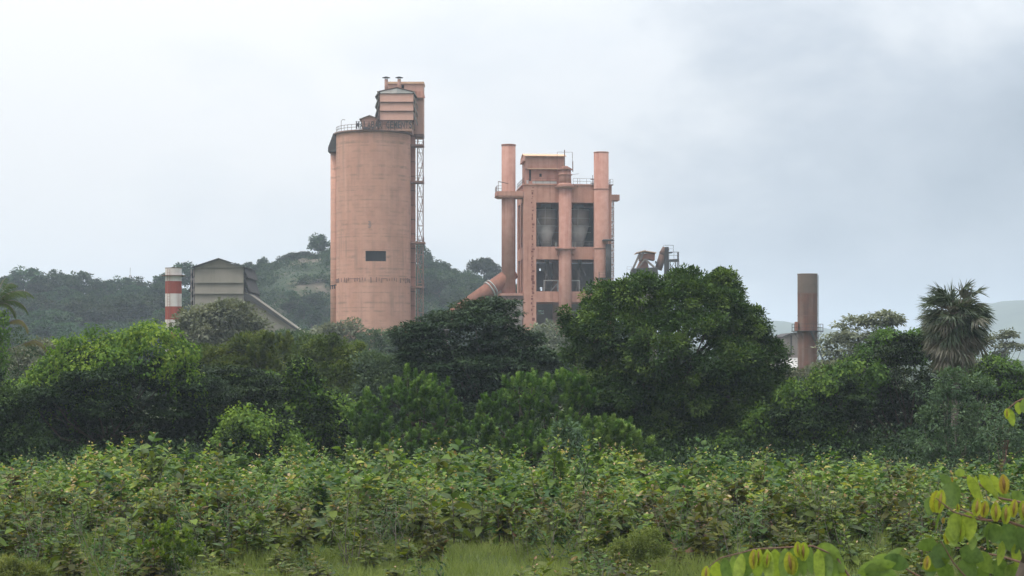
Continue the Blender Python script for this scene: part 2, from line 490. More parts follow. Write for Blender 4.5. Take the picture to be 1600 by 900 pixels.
# side shaft with a dark lean-to hood
sb = MB(O)
xs0, xs1 = px(516, D), px(527, D)
sb.tube((px(523.6, D), D + .6, 0), (px(523.6, D), D + .6, pz(238, D)), 7.6 * D / F, None, 32); sb.build('side_shaft', M['pink'], silo)
sb = MB(O)
sb.prism([(px(513.5, D), pz(238, D)), (xs1 + .4, pz(238, D)), (xs1 + .4, pz(207, D)), (px(521.5, D), pz(210, D)), (px(513.5, D), pz(232, D))], D - 1.6, D + 3.3)
sb.build('shaft_hood', M['dgrey'], silo)
# broken stubs of a ring gallery
nb = MB(O); rnd = random.Random(4)
zb = pz(436, FD)
for i in range(-19, 20):
    if rnd.random() < .12: continue
    a = i * .072 + rnd.uniform(-.008, .008); h = rnd.uniform(.3, 1.0)
    x, y, _ = pt(a, 0, SR + .06); ww = rnd.uniform(.09, .22)
    nb = MB(O); nb.tube((x, y, zb - h * .8), (x, y, zb + .2 + rnd.uniform(0, .25)), ww * .8, ww * .6, 5); nb.build('wall_stub', M['mark2'], silo)
for (i0, i1) in ((-9, -4), (-19, -15), (4, 6), (12, 19)):
    nb = MB(O)
    for i in range(i0, i1):
        nb.tube(pt(i * .072, zb + .15, SR + .02), pt((i + 1) * .072, zb + .15, SR + .02), .07, None, 5)
    nb.build('ledge_remnant', M['mark2'], silo)
nb = MB(O)
for i in range(3):
    x = px(516.5 + i * 3.2, D - 5); nb.box(x, x + .22, D - 6.6, D - 6.2, pz(454 - i * .6, D), pz(447.5 - i * .6, D)); nb.box(x, x + .55, D - 6.7, D - 6.3, pz(449 - i * .6, D), pz(447.5 - i * .6, D))
nb.build('wall_hook', M['dgrey'], silo)
nb = MB(O); x = px(577.5, FD)
for i in range(5):
    zz = pz(346 + i * 2.2, FD); nb.box(x - .3 + (i % 2) * .2, x + .22 + (i % 2) * .15, FD - .06, FD + .3, zz - .12, zz + .05)
nb.build('wall_patch', M['conc'], silo)
rb = MB(O)
pts = [pt(-1.35 + .135 * k, Z_TOP + .45, SR) for k in range(18)]
rb.rail(pts, 1.25, 1.3, .09)
x, y, z = pt(-.95, Z_TOP + .45, SR)
rb.path([(x, y, z), (x, y, z + 2.2), (x + .3, y, z + 2.6), (x + .9, y, z + 2.55)], .06, 5)
rb.build('roof_railing', M['steel'], silo)

# gabled hut on the roof
def B(mb, p0, p1, q0, q1, ya, yb, d=None):
    """box from pixel columns p0..p1 and rows q0 (top)..q1 seen at depth ya"""
    d = ya if d is None else d
    return mb.box(px(p0, d), px(p1, d), ya, yb, pz(q1, d), pz(q0, d))
RT = Z_TOP + .45
hut = thing('rooftop_hut', 'small pink gabled hut at the left on the silo roof', 'hut', (px(577, 428), 428, RT))
O2 = hut.location.copy(); d = 425.0
h = MB(O2); xa, xb = px(565, d), px(590, d)
h.prism([(xa, RT), (xb, RT), (xb, pz(185, d)), ((xa + xb) / 2, pz(181.5, d)), (xa, pz(185, d))], d, d + 6); h.build('wall', M['sheet'], hut)
h = MB(O2); zc = pz(181, d); ze = pz(187, d); xm = (xa + xb) / 2
for sg, xe in ((-1, xa - .5), (1, xb + .5)):
    h.add([(xe, d - .5, ze), (xm, d - .5, zc), (xm, d + 6.5, zc), (xe, d + 6.5, ze), (xe, d - .5, ze + .15), (xm, d - .5, zc + .15), (xm, d + 6.5, zc + .15), (xe, d + 6.5, ze + .15)],
          [(0, 1, 5, 4), (3, 7, 6, 2), (4, 5, 6, 7), (0, 3, 2, 1), (0, 4, 7, 3), (1, 2, 6, 5)])
h.build('roof', M['grey'], hut)
h = MB(O2); B(h, 567, 578, 199, 206, d - .03, d + .2); B(h, 581, 585, 198, 207, d - .03, d + .2); h.build('opening', M['black'], hut)  # black boxes on the wall front stand in for shaded openings

# louvre house
lh = thing('louvred_house', 'pink sheet-clad house of three overlapping tiers on top of the silo', 'plant house', (px(619, 426), 426, RT))
O3 = lh.location.copy(); d = 424.0; dep = 9.0
zt = pz(145, d)
h = MB(O3); h.box(px(590, d), px(645, d), d + .6, d + dep, pz(188, d), zt); h.build('inner_wall', M['steel'], lh)
h = MB(O3); h.box(px(592, d), px(643, d), d + 1.0, d + dep, RT, pz(188, d) - .003); h.build('lower_wall', M['sheet'], lh)
rows = [(146, 159.0), (159.5, 173), (173.5, 187.5)]
for q0, q1 in rows:
    h = MB(O3); z0, z1 = pz(q1, d), pz(q0, d)
    xl, xr = px(593.5, d), px(646, d)
    h.add([(xl, d - .05, z0), (xr, d - .05, z0), (xr, d + .42, z1), (xl, d + .42, z1), (xl, d + .1, z0), (xr, d + .1, z0), (xr, d + .52, z1), (xl, d + .52, z1)],
          [(0, 1, 2, 3), (7, 6, 5, 4), (0, 4, 5, 1), (3, 2, 6, 7), (0, 3, 7, 4), (1, 5, 6, 2)])
    h.build('cladding_tier', M['sheet'], lh)
for q0, q1 in ((143, 152), (150, 168), (161, 182), (175, 196)):
    for sg in (-1, 1):
        h = MB(O3); z0, z1 = pz(q1, d), pz(q0, d)
        if sg < 0: xi, xo = px(592.5, d), px(586.5 if q0 < 170 else 588, d)
        else: xi, xo = px(645.5, d), px(649.5, d); z0 = z0 + (z1 - z0) * .35
        h.add([(xo, d - .1, z0), (xi, d - .1, z1), (xi, d + dep, z1), (xo, d + dep, z0), (xo + .12 * sg, d - .1, z0 + .1), (xi + .12 * sg, d - .1, z1 + .1), (xi + .12 * sg, d + dep, z1 + .1), (xo + .12 * sg, d + dep, z0 + .1)],
              [(0, 1, 5, 4), (3, 7, 6, 2), (4, 5, 6, 7), (0, 3, 2, 1), (0, 4, 7, 3), (1, 2, 6, 5)])
        h.build('side_louvre', M['grey'], lh)
h = MB(O3); xa, xb, xm = px(594, d), px(645, d), px(620, d)
h.prism([(xa, pz(145.5, d)), (xm, pz(145.5, d)), (xm, pz(137.8, d)), (xa, pz(143.5, d))], d + .1, d + dep); h.build('gable', M['white'], lh)
h = MB(O3); h.prism([(xm + .02, pz(145.5, d)), (xb, pz(145.5, d)), (xb, pz(143.5, d)), (xm + .02, pz(137.8, d))], d + .1, d + dep); h.build('gable', M['pale'], lh)
h = MB(O3)
for xe in (px(589, d), px(648, d)):
    a = (xe, pz(143.6, d)); b = (xm, pz(136.8, d))
    h.add([(a[0], d - .05, a[1]), (b[0], d - .05, b[1]), (b[0], d + dep + .4, b[1]), (a[0], d + dep + .4, a[1]), (a[0], d - .05, a[1] + .14), (b[0], d - .05, b[1] + .14), (b[0], d + dep + .4, b[1] + .14), (a[0], d + dep + .4, a[1] + .14)],
          [(0, 1, 5, 4), (3, 7, 6, 2), (4, 5, 6, 7), (0, 3, 2, 1), (0, 4, 7, 3), (1, 2, 6, 5)])
h.build('roof', M['steel'], lh)
h = MB(O3); d2 = 425.5; h.box(px(601, d2), px(642, d2), d - .2, d + .55, RT, pz(200.5, d)); h.build('base_wall', M['sheet'], lh)
h = MB(O3)
for p in (584.5, 597, 607, 617, 648): h.bar((px(p, d), d - .3, RT), (px(p, d), d - .3, pz(188, d)), .22)
h.bar((px(584, d), d - .3, RT + .2), (px(593, d), d - .3, pz(176, d)), .25); h.bar((px(588, d), d + 3, RT + .2), (px(597, d), d + 3, pz(176, d)), .25)
h.build('support_frame', M['steel'], lh)

# elevator tower beside the silo
et = thing('elevator_tower', 'tall narrow pink elevator head house rising behind the louvred house', 'tower', (px(640, 437), 437, 0))
O4 = et.location.copy(); d = 434.0; zt = pz(131, d); zb_ = pz(210, d)
h = MB(O4); h.wall(px(604, d), px(661.5, d), RT + .3, zt, d, d + 5, [(px(627, d), px(631.5, d), pz(143, d), pz(132.5, d))]); h.build('wall', M['sheet'], et)
h = MB(O4); h.box(px(627, d), px(631.5, d), d + .5, d + .7, pz(143.5, d), pz(132, d)); h.build('doorway', M['black'], et)
h = MB(O4); h.box(px(602.5, d), px(662.5, d), d - .3, d + 5.3, zt + .003, zt + .45); h.build('roof', M['cream'], et)
h = MB(O4)
h.prism([(px(648, d), pz(153.2, d)), (px(664.5, d), pz(153.2, d)), (px(661.7, d), pz(143.5, d)), (px(648, d), pz(143.5, d))], d - .8, d - .02); h.build('weather_skirt', M['pink2'], et)
h = MB(O4); h.prism([(px(646, d), pz(214, d)), (px(661, d), pz(214, d)), (px(661.8, d), pz(209.5, d)), (px(645, d), pz(209.5, d))], d - .4, d + 5); h.build('hopper_base', M['steel'], et)
h = MB(O4); h.box(px(641.6, d), px(648.2, d), d - .2, d + 3.4, 0, RT + .29); h.build('casing', M['pink2'], et)
h = MB(O4)
for q in np.arange(230, 520, 22.5): h.box(px(641.4, d), px(648.5, d), d - .32, d + 3.5, pz(q + 1, d), pz(q, d))
h.build('casing_flange', M['steel'], et)

vp = []
for i, (p, lab) in enumerate(((603.5, 'left mushroom-capped vent pipe on the louvred house roof'), (623.8, 'right mushroom-capped vent pipe on the louvred house roof'))):
    d = 429.0
    v = thing('vent_pipe', lab, 'vent', (px(p, d), d, pz(142, d)), 0, 'mushroom vent pipes on the silo top')
    o5 = v.location.copy()
    h = MB(o5); h.tube((px(p, d), d, pz(143, d)), (px(p, d), d, pz(123.8, d)), 2.7 * d / F, None, 20)
    h.build('pipe', M['sheet'], v)
    h = MB(o5)
    for k in range(6):
        a = k * math.pi / 3; h.bar((px(p, d) + .33 * math.cos(a), d + .33 * math.sin(a), pz(124, d)), (px(p, d) + .33 * math.cos(a), d + .33 * math.sin(a), pz(121.4, d)), .05)
    h.build('strut', M['steel'], v)
    h = MB(o5); h.tube((px(p, d), d, pz(121.8, d)), (px(p, d), d, pz(121.2, d)), 6.0 * d / F, 6.3 * d / F, 24); h.tube((px(p, d), d, pz(121.2, d)), (px(p, d), d, pz(119.6, d)), 6.3 * d / F, .15, 24)
    h.build('cap', M['dgrey'], v)

# lattice stair tower
lt = thing('lattice_stair_tower', 'rusty lattice stair tower standing against the right side of the silo', 'stair tower', (px(655, 432), 432, 0))
O6 = lt.location.copy(); d = 430.0
h = MB(O6); h.truss(px(652, d), px(660.8, d), d, d + 2.4, 0, pz(216, d), 17, .11); h.build('lattice', M['rose'], lt)
for q in (226, 283, 378, 447):
    h = MB(O6); B(h, 641.8, 662 if q != 378 else 664, q, q + 2.6, d - 1.0, d + 3.4, d); g = h.build('platform', M['rose'], lt)
    h = MB(O6); zz = pz(q, d); h.rail([(px(648, d), d - .9, zz), (px(661.5, d), d - .9, zz), (px(661.5, d), d + 3.2, zz)], 1.2, .9, .06); h.build('handrail', M['rose'], g)
h = MB(O6)
zs = [pz(q, d) for q in (518, 483, 447, 412, 378, 346, 315, 283, 254, 226)]
for i in range(len(zs) - 1):
    a, b = (px(652.5, d), px(660, d)) if i % 2 else (px(660, d), px(652.5, d))
    h.bar((a, d + .5, zs[i]), (b, d + .5, zs[i + 1]), .12); h.bar((a, d + 1.3, zs[i]), (b, d + 1.3, zs[i + 1]), .12)
h.build('stair_flight', M['rose'], lt)

# rooftop letters
d = 421.0
sg = thing('rooftop_sign', 'weathered row of tall rusty letters along the silo roof edge', 'sign', (px(600, d), d, RT))
O7 = sg.location.copy()
txt = 'MALABAR CEMENTS'; x0_, x1_ = 556.0, 644.5; step = (x1_ - x0_) / len(txt)
dg = None
for i, ch in enumerate(txt):
    if ch == ' ': continue
    cu = bpy.data.curves.new('letter', 'FONT'); cu.body = ch; cu.size = 1; cu.extrude = .06; cu.offset = .022; cu.align_x = 'CENTER'
    to = bpy.data.objects.new('tmp', cu); COL.objects.link(to)
    bpy.context.view_layer.update()
    me = bpy.data.meshes.new_from_object(to.evaluated_get(bpy.context.evaluated_depsgraph_get()))
    bpy.data.objects.remove(to); bpy.data.curves.remove(cu)
    n = len(me.vertices); c = np.empty(n * 3, np.float32); me.vertices.foreach_get('co', c); c = c.reshape(-1, 3)
    lo, hi = c.min(0), c.max(0)
    H = (11.2) * d / F; W_ = step * .80 * d / F
    xx = (c[:, 0] - (lo[0] + hi[0]) / 2) / max(.3, hi[0] - lo[0]) * W_
    zz = (c[:, 1] - lo[1]) / (hi[1] - lo[1]) * H
    cx = px(x0_ + step * (i + .5), d); zb2 = pz(200.5, d)
    c2 = np.stack([xx + cx - O7.x, -c[:, 2] * 1.5, zz + zb2 - O7.z], -1)
    me.vertices.foreach_set('co', c2.ravel().astype(np.float32)); me.update()
    me.materials.clear(); me.name = 'letter'
    link_mesh('letter', me, M['dgrey'], sg)
h = MB(O7)
for i in range(len(txt) + 1):
    p = x0_ + step * i
    h.bar((px(p, d), d + .18, RT - .1), (px(p, d), d + .18, pz(189, d)), .06)
    if i % 3 == 0: h.bar((px(p, d), d + .18, pz(192, d)), (px(p, d), d + 1.6, RT), .06)
for q in (189.5, 195, 200.8): h.bar((px(x0_, d), d + .18, pz(q, d)), (px(x1_, d), d + .18, pz(q, d)), .07)
h.build('frame', M['steel'], sg)

# ------------------------------------------------------------------ the open concrete frame tower
D = 425.0; s_ = D / F; RZ = R(5)
XL0 = px(818, D)
pt_ = thing('frame_tower', 'tall open pink concrete frame tower with grey cyclone hoppers inside its bays', 'tower', (XL0, D, 0), RZ)
fx = lambda p: (p - 818) * s_          # local x from a column of the photograph
fz = lambda q: CZ + (HZ - q) * s_
W_ = fx(957); DP = 16.0
TOPZ = fz(289)
def mbx(): return MB((0, 0, 0))
def LB(mb, p0, p1, q0, q1, y0, y1): return mb.box(fx(p0), fx(p1), y0, y1, fz(q1), fz(q0))
cw = fx(838)
for x0, x1 in ((0, cw), (fx(875), fx(890)), (fx(942), W_)):
    for y0, y1 in ((0, 2.2), (DP - 2.2, DP)):
        h = mbx(); h.box(x0, x1, y0, y1, 0, TOPZ); h.build('column', M['pink2'], pt_)
h = mbx(); h.box(0.05, 1.6, 7, 8.6, 0, TOPZ - .1); h.build('column', M['pink2'], pt_)
for q0, q1 in ((288, 316), (385, 405), (455, 472)):
    g = .06
    for a, b in ((cw, fx(875)), (fx(890), fx(942))):
        h = mbx(); h.box(a, b, g, 1.2, fz(q1), fz(q0) - .02); h.build('front_beam', M['pink2'], pt_)
        h = mbx(); h.box(a, b, DP - 1.2, DP - g, fz(q1), fz(q0) - .02); h.build('rear_beam', M['pink2'], pt_)
    for x0 in (g, W_ - 1.2 - g):
        h = mbx(); h.box(x0, x0 + 1.2, 2.2, 6.98 if x0 < 2 else DP - 2.2, fz(q1) + .2, fz(q0) - .02)
        if x0 < 2: h.box(x0, x0 + 1.2, 8.62, DP - 2.2, fz(q1) + .2, fz(q0) - .02)
        h.build('side_beam', M['pink2'], pt_)
    h = mbx(); h.box(1.25, W_ - 1.25, 1.25, DP - 1.25, fz(q0) - .5, fz(q0) - .04); h.build('floor_slab', M['conc'], pt_)
    if q0 > 300:
        h = mbx(); zz = fz(q0)
        h.rail([(cw, .3, zz), (fx(874), .3, zz)], 1.2, 1.4, .06); h.rail([(fx(891), .3, zz), (fx(942), .3, zz)], 1.2, 1.4, .06)
        h.rail([(.3, 2.3, zz), (.3, 6.9, zz)], 1.2, 1.4, .06)
        h.build('floor_railing', M['conc'], pt_)
# rear infill panels with small openings where daylight shows through
h = mbx()
h.wall(cw, fx(874.8), fz(454) , fz(405.5), DP - .9, DP - .6, [(fx(853.5), fx(856.2), fz(418.2), fz(414.5)), (fx(854.7), fx(858.5), fz(450.5), fz(444.8))])
h.wall(fx(890.2), fx(941.8), fz(454), fz(405.5), DP - .9, DP - .6, [(fx(893.5), fx(896.6), fz(418), fz(416)), (fx(894), fx(898), fz(454), fz(445))])
h.wall(cw, fx(874.8), 0, fz(472.2), DP - .9, DP - .6, [(fx(842), fx(844.5), fz(484.5), fz(482)), (fx(842), fx(844.5), fz(488.5), fz(487)), (fx(851), fx(861), fz(484.8), fz(481.8)), (fx(852), fx(861), fz(488.3), fz(486.5))])
h.wall(fx(890.2), fx(941.8), 0, fz(472.2), DP - .9, DP - .6)
h.build('rear_panel', M['conc'], pt_)
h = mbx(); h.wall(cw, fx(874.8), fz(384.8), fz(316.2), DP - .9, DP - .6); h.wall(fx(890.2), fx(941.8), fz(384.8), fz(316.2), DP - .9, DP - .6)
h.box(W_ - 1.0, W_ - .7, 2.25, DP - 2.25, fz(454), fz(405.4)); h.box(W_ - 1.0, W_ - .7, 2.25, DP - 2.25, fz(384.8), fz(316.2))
h.box(.9, 1.1, 8.7, DP - 2.25, fz(384.8), fz(316.2)); h.box(.9, 1.1, 8.7, DP - 2.25, fz(454), fz(405.4)); h.box(.9, 1.1, 2.25, 6.95, fz(384.8), fz(316.2)); h.box(.9, 1.1, 2.25, 6.95, fz(454), fz(405.4))  # left-side dark sheets added to make a shaded recess
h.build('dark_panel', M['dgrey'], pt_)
# cyclones in the upper bays
for p in (857, 909):
    cx = fx(p); y = 5.2
    h = mbx(); h.tube((cx, y, fz(350)), (cx, y, fz(324)), 17 * s_, None, 28); h.tube((cx, y, fz(324)), (cx, y, fz(316.5)), 8 * s_, None, 20)
    c = h.build('cyclone_barrel', M['conc'], pt_)
    h = mbx(); h.tube((cx, y, fz(386)), (cx, y, fz(350)), 6.5 * s_, 16.5 * s_, 28); h.build('cyclone_cone', M['pale'], c)
    h = mbx()
    for q, r in ((325, 17.4), (338.5, 17.4), (350.5, 17.4)): h.tube((cx, y, fz(q + .8)), (cx, y, fz(q)), r * s_, None, 28)
    h.build('flange_ring', M['pale'], c)
    h = mbx(); h.bar((cx - .5, y - 2.7, fz(350)), (cx - .4, y - 2.7, fz(322)), .13); h.bar((fx(p - 15), 1.8, fz(385)), (fx(p - 15), 1.8, fz(340)), .1)
    h.bar((fx(p - 16), 2.2, fz(341)), (fx(p - 10), 2.6, fz(352)), .15)
    for q in (352, 362): h.bar((fx(p - 17), 1.8, fz(q)), (fx(p + 17), 1.8, fz(q)), .08)
    h.build('brace', M['pale'], pt_)
    h = mbx(); h.tube((cx, y, fz(386)), (cx + .3, y, fz(410)), 5 * s_, 3 * s_, 14); h.path([(cx + .3, y, fz(410)), (cx - .2, y - .6, fz(436)), (cx - .2, y, fz(455))], .32, 10)
    h.bar((cx - 1.6, 3, fz(412)), (cx + .8, 3.4, fz(436)), .25); h.bar((cx + 1.4, 3, fz(430)), (cx + .4, 3.4, fz(412)), .18)
    h.build('discharge_pipe', M['conc'], pt_)
h = mbx()
for a, b in ((852, 874), (891, 908)):
    h.bar((fx(a), 2.4, fz(455)), (fx(a), 2.4, fz(437)), .28); h.bar((fx(b), 2.4, fz(455)), (fx(b), 2.4, fz(437)), .28); h.bar((fx(a), 2.4, fz(437.5)), (fx(b), 2.4, fz(437.5)), .3)
h.bar((fx(862), 2.5, fz(455)), (fx(873), 2.5, fz(442)), .15)
h.build('portal_frame', M['pale'], pt_)
h = mbx(); h.box(0 - .15, W_ + .15, -.2, DP + .2, TOPZ, TOPZ + .28); h.build('roof_slab', M['pink2'], pt_)
h = mbx(); z = TOPZ + .28
h.rail([(fx(826), -.05, z), (fx(871), -.05, z)], 1.25, 1.3, .07); h.rail([(fx(896), -.05, z), (fx(928), -.05, z)], 1.25, 1.3, .07); h.rail([(0, .1, z), (0, DP, z)], 1.25, 1.6, .07)
h.rail([(fx(926), DP, z), (fx(957), DP, z), (fx(957), 2, z)], 1.25, 1.6, .07)
h.build('roof_railing', M['steel'], pt_)
# rust marks running down the corner column: the stain is laid on as thin plates
h = mbx(); rnd = random.Random(8)
q = 292
while q < 500:
    l = rnd.uniform(.6, 5)
    c0 = 831 + rnd.uniform(-1.6, 1.2)
    LB(h, c0, c0 + rnd.uniform(1.2, 4.2), q, q + l, -.035, .02); q += l + rnd.uniform(.5, 5.5)
h.build('rust_stain_mark', M['mark'], pt_)
# the house on the roof
h = mbx(); z0 = TOPZ + .28
h.wall(fx(822), fx(884), z0, fz(262), 2.2, 2.5, [(fx(828.2), fx(831.5), fz(281), fz(263.5)), (fx(844.5), fx(848.3), fz(274.5), fz(269.5))])
h.box(fx(822), fx(822) + .3, 2.5, 9.0, z0, fz(262)); h.box(fx(884) - .3, fx(884), 2.5, 9.0, z0, fz(262)); h.box(fx(822), fx(884), 9.0, 9.3, z0, fz(262))
hs = h.build('roof_house_wall', M['pipe'], pt_)
h = mbx(); h.box(fx(822), fx(884), 1.6, 9.3, fz(262) + .003, fz(242.5)); h.build('upper_wall', M['pipe'], hs)
h = mbx(); h.box(fx(825), fx(884), 1.35, 2.18, fz(262.8), fz(261.7)); h.build('canopy', M['cream'], hs)
h = mbx(); h.box(fx(844), fx(849), 2.7, 2.9, fz(275), fz(269)); h.box(fx(827.5), fx(832), 2.7, 2.9, fz(282), fz(263)); h.build('dark_opening', M['black'], hs)
h = mbx(); h.box(fx(824), fx(827.4), 2.1, 2.19, fz(289), fz(280)); h.box(fx(832), fx(870), -.02, .03, fz(289) + .35, fz(283)); h.build('pale_panel', M['pale'], hs)
h = mbx(); xa, xb = fx(819.5), fx(886)
for ye, yr in ((1.0, 5.4), (9.8, 5.4)):
    a, b = fz(243.2), fz(237.3)
    h.add([(xa, ye, a), (xb, ye, a), (xb, yr, b), (xa, yr, b), (xa, ye, a + .16), (xb, ye, a + .16), (xb, yr, b + .16), (xa, yr, b + .16)],
          [(0, 3, 2, 1), (4, 5, 6, 7), (0, 1, 5, 4), (1, 2, 6, 5), (2, 3, 7, 6), (3, 0, 4, 7)])
h.build('roof', M['cream'], hs)
h = mbx()
h.add([(xa + .3, 1.6, fz(242.5)), (xa + .3, 9.3, fz(242.5)), (xa + .3, 5.4, fz(238.2)), (xa + .5, 1.6, fz(242.5)), (xa + .5, 9.3, fz(242.5)), (xa + .5, 5.4, fz(238.2))], [(0, 1, 2), (5, 4, 3), (0, 3, 4, 1), (1, 4, 5, 2), (2, 5, 3, 0)])
h.prism([(fx(818.6), fz(250.5)), (fx(822), fz(250.5)), (fx(822), fz(243)), (fx(819.4), fz(243))], 1.0, 9.5)
h.build('gable', M['pipe'], hs)
# ducts
h = mbx(); y = -.55; cx = fx(883); r = 10 * s_
h.tube((cx, y, 0), (cx, y, fz(290)), r, r, 28); h.tube((cx, y, fz(290)), (cx, y, fz(262.5)), r * .98, r * .9, 28)
c = h.build('centre_duct', M['pipe'], pt_)
h = mbx(); h.tube((cx, y, fz(390.5)), (cx, y, fz(389)), r * 1.3, r * 1.45, 28); h.box(fx(867.5), fx(899), y - 1.9, .4, fz(389) + .003, fz(388))
h.tube((cx, y, fz(295)), (cx, y, fz(292)), r * 1.05, r * 1.6, 28); h.tube((cx, y, fz(292)), (cx, y, fz(291)), r * 1.6, None, 28); h.tube((cx, y, fz(291)), (cx, y, fz(286)), r * 1.45, r * .95, 28)
h.tube((cx, y, fz(273.6)), (cx, y, fz(272.3)), r * 1.12, None, 28); h.tube((cx, y, fz(265.5)), (cx, y, fz(264.3)), r * 1.2, None, 28)
for p in (869.5, 893.5):
    h.prism([(fx(p), fz(397)), (fx(p + 3), fz(397)), (fx(p + 3.5), fz(390)), (fx(p - .5), fz(390))], y - .6, y + .6)
h.build('collar', M['pipe'], c)
h = mbx(); h.tube((cx, y, fz(264.2)), (cx, y, fz(259.3)), r * 1.15, r * .35, 28); h.build('cap', M['rust'], c)
h = mbx(); h.bar((fx(882), y, fz(262)), (fx(882), y, fz(234)), .22); h.bar((fx(894.5), y, fz(266)), (fx(894.5), y, fz(237.5)), .1)
h.bar((fx(870.5), y, fz(288)), (fx(870.5), y, fz(237.5)), .07); h.bar((fx(870.5), y, fz(237.5)), (fx(894.5), y, fz(237.5)), .07)
h.bar((fx(894), y, fz(272.5)), (fx(905), y + .5, fz(270.8)), .08); h.bar((fx(895), y, fz(268)), (fx(895), y, fz(252)), .2); h.bar((fx(903), y + .5, fz(292)), (fx(903), y + .5, fz(278)), .1)
h.build('mast', M['steel'], c)
h = mbx(); zz = fz(388); h.rail([(fx(868), y - 1.8, zz), (fx(868), .2, zz)], 1.3, 1, .06); h.rail([(fx(893), y - 1.8, zz), (fx(898.6), y - 1.8, zz), (fx(898.6), .2, zz)], 1.3, .9, .07)
h.build('handrail', M['pale'], c)
h = mbx(); cx = fx(939.5); y = -.9; r = 11.6 * s_
h.tube((cx, y, 0), (cx, y, fz(237.5)), r, None, 28); c = h.build('right_duct', M['pipe'], pt_)
h = mbx(); h.tube((cx, y, fz(296)), (cx, y, fz(294.5)), r * 1.06, None, 28); h.tube((cx, y, fz(389)), (cx, y, fz(386)), r * 1.06, None, 28); h.tube((cx, y, fz(238.6)), (cx, y, fz(237.2)), r * 1.03, None, 28); h.build('collar', M['pipe'], c)
h = mbx()
for q in (279, 285): h.tube((fx(926.5), y + .5, fz(q + 1)), (fx(926.5), y + .5, fz(q)), .5, None, 12)
h.bar((fx(926.5), y + .5, fz(291)), (fx(926.5), y + .5, fz(273)), .12); h.tube((fx(955), y, fz(289)), (fx(955), y, fz(288)), .55, None, 12); h.rail([(fx(952), y, fz(288)), (fx(958), y, fz(288))], 1.2, .8, .05)
h.build('fitting', M['steel'], c)
h = mbx(); cx = fx(796); y = 2.4; r = 11 * s_
h.tube((cx, y, fz(460)), (cx, y, fz(226)), r, None, 28)
c = h.build('left_duct', M['pipe'], pt_)
h = mbx(); h.tube((cx, y, fz(226.4)), (cx, y, fz(224.2)), r * 1.04, None, 28); h.build('collar', M['rust'], c)
h = mbx(); h.box(fx(781), fx(817.5), y - 2.6, y + 3, fz(462), fz(458.3)); h.build('flange_box', M['pipe'], c)
h = mbx(); h.box(fx(784), fx(817), y - 2.2, y + 2.6, fz(470), fz(462) - .003); h.build('flange_skirt', M['steel'], c)
h = mbx(); h.prism([(fx(790), fz(500)), (fx(817), fz(500)), (fx(817), fz(470) - .003), (fx(785), fz(470) - .003)], y - 2, y + 2.4); h.box(fx(792), fx(816), y - 1.8, y + 2.2, 0, fz(500) - .003); h.build('hopper', M['conc'], c)
h = mbx(); h.box(fx(776), fx(817.5), -.2, 5.6, fz(306), fz(299)); h.prism([(fx(780), fz(308.5)), (fx(817.5), fz(308.5)), (fx(817.5), fz(306) - .003), (fx(775), fz(306) - .003)], 0, 5.4); h.build('left_balcony', M['pink2'], pt_)
h = mbx(); zz = fz(299); h.rail([(fx(817), -.1, zz), (fx(809), -.1, zz)], 1.2, 1, .06); h.rail([(fx(784), -.1, zz), (fx(776.6), -.1, zz), (fx(776.6), 5.5, zz)], 1.2, 1, .07)
h.bar((fx(778.5), -.1, zz), (fx(778.5), -.1, fz(284)), .12); h.bar((fx(778.5), -.1, fz(284)), (fx(794), -.1, fz(287)), .2); h.build('handrail', M['steel'], pt_)
h = mbx(); h.box(fx(951.5), fx(971), 1.5, 5.5, fz(311), fz(302)); h.build('right_balcony', M['pipe'], pt_)
h = mbx(); h.truss(fx(953), fx(962), 1.8, 3.6, 0, fz(311), 26, .12); h.build('lattice_mast', M['rose'], pt_)
h = mbx(); cx = fx(949); y = -3.0; r = 4.6 * s_
h.tube((cx, y, fz(436)), (cx, y, fz(382)), r, None, 18); c = h.build('dark_vent', M['dgrey'], pt_)
h = mbx()
for k in range(6):
    a = k * math.pi / 3; h.bar((cx + r * .9 * math.cos(a), y + r * .9 * math.sin(a), fz(382)), (cx + r * .9 * math.cos(a), y + r * .9 * math.sin(a), fz(377)), .07)
h.build('strut', M['steel'], c)
h = mbx(); h.tube((cx - .1, y, fz(377)), (cx - .1, y, fz(374.6)), r * 2.15, r * 1.7, 24); h.build('cap', M['dgrey'], c)
h = mbx(); LB(h, 933, 950, 434.5, 437, -4, 0); zz = fz(434.5); h.rail([(fx(933.4), -3.9, zz), (fx(946), -3.9, zz)], 1.2, .9, .06); h.bar((fx(933.4), -3.9, zz), (fx(933.4), -3.9, fz(426)), .14); h.build('platform', M['dgrey'], c)

# slanting duct to the left
d = 424.0
gd = thing('slanting_duct', 'thick rusty orange duct slanting down left from the frame tower', 'duct', (px(770, d), d, 0))
og = gd.location.copy()
P = lambda p, q, yy=0: Vector((px(p, d), d + yy, pz(q, d)))
h = MB(og); h.tube(P(802, 424, 4), P(728, 479, 0), 1.62, 1.7, 24); h.build('duct', M['rust'], gd)
h = MB(og); a = P(768.5, 449, 2.2); dr = (P(728, 479) - P(802, 424, 4)).normalized()
for k in (0, .75): h.tube(a + dr * (k - .2), a + dr * (k + .05), 2.0, None, 24)
h.build('flange', M['pale'], gd)
h = MB(og); h.tube(P(728, 479, 0), P(700, 500, -1.5), 1.7, None, 24); h.build('lower_duct', M['rust'], gd)
h = MB(og); h.box(P(694, 0).x, P(700, 0).x, d + .5, d + 1.5, 0, pz(505, d)); h.build('support_leg', M['conc'], gd)
h = MB(og); h.tube(P(790, 446, 7), P(752, 474, 6), .8, None, 16); h.build('pale_pipe', M['pale'], gd)

